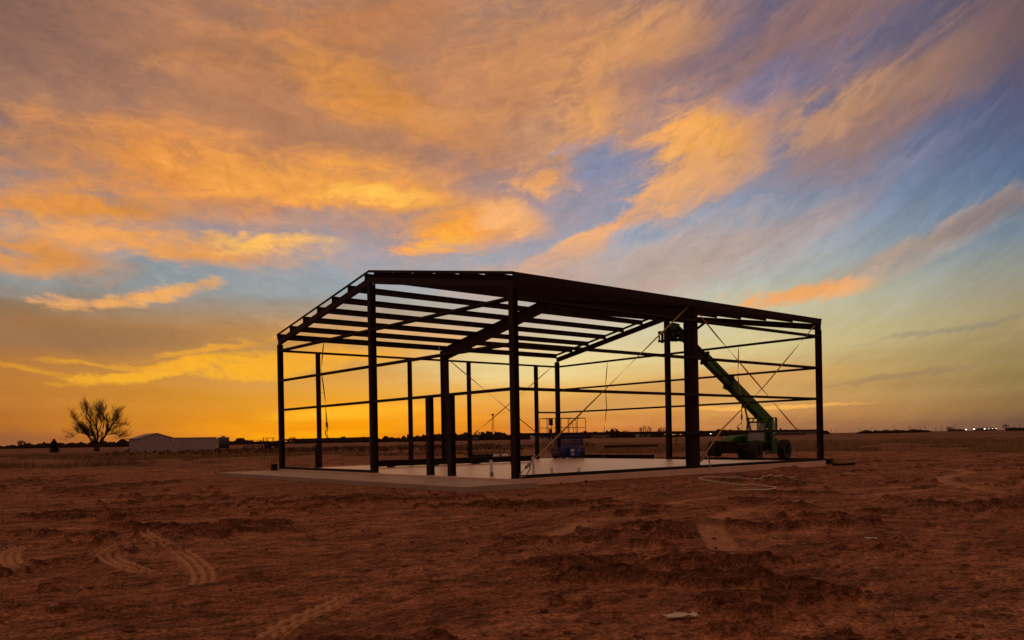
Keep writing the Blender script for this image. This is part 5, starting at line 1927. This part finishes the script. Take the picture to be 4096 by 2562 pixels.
for sx, sy in ((-1, -1), (1, -1), (0, 1)):
    MB().tube([(sx * 1.6, sy * 1.6, -0.3), (sx * 0.45, sy * 0.45, TH_)], [0.16, 0.1], 5).build('leg', 'pole', tw)
leg = [Vector((-1.6, -1.6, 0)), Vector((1.6, -1.6, 0)), Vector((0, 1.6, 0))]
topl = [Vector((-0.45, -0.45, TH_)), Vector((0.45, -0.45, TH_)), Vector((0, 0.45, TH_))]
m = MB()
for k in range(10):
    for a in range(3):
        b = (a + 1) % 3
        m.tube([leg[a].lerp(topl[a], k / 10), leg[b].lerp(topl[b], (k + 1) / 10)], 0.06, 4)
m.build('bracing', 'pole', tw)
MB().lathe((0, 0, TH_), (0, 0, 1), [(0, 0), (1.0, 0.2), (1.3, 0.9), (0.8, 1.6), (0, 1.8)], 12).build('tank', 'pole', tw)
for i, (px, dep, h) in enumerate(((2279, 560, 1.9), (2298, 560, 2.1), (2323, 570, 2.2), (2333, 1000, 3.0), (2342, 1000, 3.1), (2351, 1000, 3.1))):
    px = [2279, 2298, 2323, 2333, 2342, 2351][i]
    o = thing('street_lamp', ['brightest lit street lamp, leftmost on the right skyline', 'bright lit street lamp, second of the skyline row', 'bright lit street lamp, third of the skyline row',
              'small lit street lamp, fourth of the skyline row', 'small lit street lamp, fifth of the skyline row', 'small lit street lamp, last of the skyline row'][i], 'street lamp', spot(px, dep), VR, 'lit street lamps on the skyline')
    MB().tube([(0, 0, -0.3), (0, 0, h), (0, -0.6, h + 0.2)], 0.08, 6).build('pole', 'pole', o)
    MB().lathe((0, -0.8, h + 0.15), (0, 0, 1), [(0, 0.25), (0.45, 0.1), (0.45, -0.1), (0, -0.25)], 10).build('lamp', 'lamp', o)
o = thing('yard_lamp', 'single lit yard lamp low on the skyline left of the telehandler', 'yard lamp', spot(1677, 380), VR)
MB().tube([(0, 0, -0.3), (0, 0, 2.2)], 0.07, 6).build('pole', 'pole', o)
MB().lathe((0, -0.3, 2.2), (0, 0, 1), [(0, 0.2), (0.3, 0.08), (0.3, -0.08), (0, -0.2)], 10).build('lamp', 'lamp', o)

# bare trees far off, each its own
FT = [(1450, 800, 8.0, 6.5, 'bare tree on the skyline right of the scissor lift'), (1476, 820, 5.5, 4.5, 'smaller bare tree, second right of the scissor lift'), (1524, 800, 10.0, 9.5, 'broad bare tree on the skyline between scissor lift and middle column'),
      (1563, 820, 8.0, 7.0, 'bare tree close left of the right end wall middle column'), (1133, 1200, 10, 9, 'bare tree on the skyline left of the lattice tower'), (1180, 1200, 9.5, 9, 'bare tree on the skyline right of the lattice tower'),
      (50, 800, 6, 6, 'bare round tree near the left edge of the skyline'), (2240, 1500, 7, 7, 'small bare tree among the right skyline poles'), (2374, 1300, 9, 8, 'bare tree at the right end of the skyline'), (690, 1000, 6, 7, 'bare tree on the skyline between the two left columns')]
for i, (px, dep, h, w, lab) in enumerate(FT):
    rr_ = random.Random(40 + i)
    lim = [([(0, 0), (0.05, 0.3)], 0.05, 0.04)]
    for k in range(7):
        a = -1.15 + 2.3 * k / 6 + rr_.uniform(-0.12, 0.12)
        lim.append(([(0, 0.18), (0.2 * math.sin(a) * w / h * 1.2, 0.42), (0.42 * math.sin(a) * w / h * 1.2, 0.3 + 0.5 * math.cos(a) * 0.9), (0.5 * math.sin(a) * w / h * 1.2, 0.35 + 0.62 * math.cos(a * 0.8))], 0.03, 0.01))
    limb_tree('bare_tree', lab, spot(px, dep), [([(x * h, z * h) for x, z in pl], a * h, b * h) for pl, a, b in lim], 60 + i, minr=0.06, density=0.9, group='bare trees along the horizon', levels=2)

# the continuous far treeline
rs = np.random.RandomState(33)
Vs, Fs, off = [], [], 0
ico = bmesh.new()
bmesh.ops.create_icosphere(ico, subdivisions=2, radius=1.0)
bv = np.array([v.co[:] for v in ico.verts])
bf = np.array([[v.index for v in f.verts] for f in ico.faces])
ico.free()
for px in np.arange(-500, 2950, 4.2):
    px2 = px + rs.uniform(-4, 4)
    dens = float(n1.fbm(np.array(px / 90.0), np.array(3.3), 3))
    right = px > 1950
    if right and dens < 0.5:
        continue
    dep = rs.uniform(850, 1100)
    p_ = spot(px2, dep)
    h = (3.4 + 10.5 * max(dens - 0.32, 0)) * (0.55 if right else 1.0) * rs.uniform(0.6, 1.15)
    s = np.array([rs.uniform(3.0, 8), rs.uniform(3, 6), h])
    q = bv * (1 + 0.16 * rs.randn(len(bv), 1)) * s
    q[:, 2] = np.maximum(q[:, 2], -0.5)
    Vs.append(q + np.array(p_))
    Fs.append(bf + off)
    off += len(bv)
tag(mesh_np('distant_trees', np.vstack(Vs), np.vstack(Fs), 'farwood'), 'dark continuous line of far-off trees along the horizon', 'treeline', kind='stuff')

# low brush in the field behind the building
rs = np.random.RandomState(17)
c_ = []
while len(c_) < 1500:
    px = rs.uniform(250, 1400)
    dep = rs.uniform(110, 200)
    if rs.rand() > 0.35 + 0.65 * math.exp(-((px - 760) / 380) ** 2):
        continue
    p_ = spot(px, dep)
    if (p_ - SH).length < 24 and px < 500:
        continue
    c_.append((p_, 0.15 + 0.6 * rs.rand() ** 2.5))
Vs = []
for p_, s in c_:
    k = 26
    a = rs.rand(k) * 6.283
    e = rs.rand(k) * 1.3
    L2 = s * rs.uniform(0.6, 1.2, k)
    tip = np.c_[np.cos(a) * np.cos(e) * L2 * 1.3, np.sin(a) * np.cos(e) * L2 * 1.3, np.sin(e) * L2 * 1.1 + 0.1]
    sd_ = np.c_[-np.sin(a), np.cos(a), np.zeros(k)] * 0.05
    b0 = tip * 0.1 + np.array(p_)
    Vs.append(np.stack([b0 + sd_, b0 - sd_, tip + np.array(p_)], 1).reshape(-1, 3))
Vv = np.vstack(Vs)
tag(mesh_np('dry_brush', Vv, np.arange(len(Vv)).reshape(-1, 3), 'brush'), 'low dark dry brush massed in the field behind the frame', 'brush', kind='stuff')
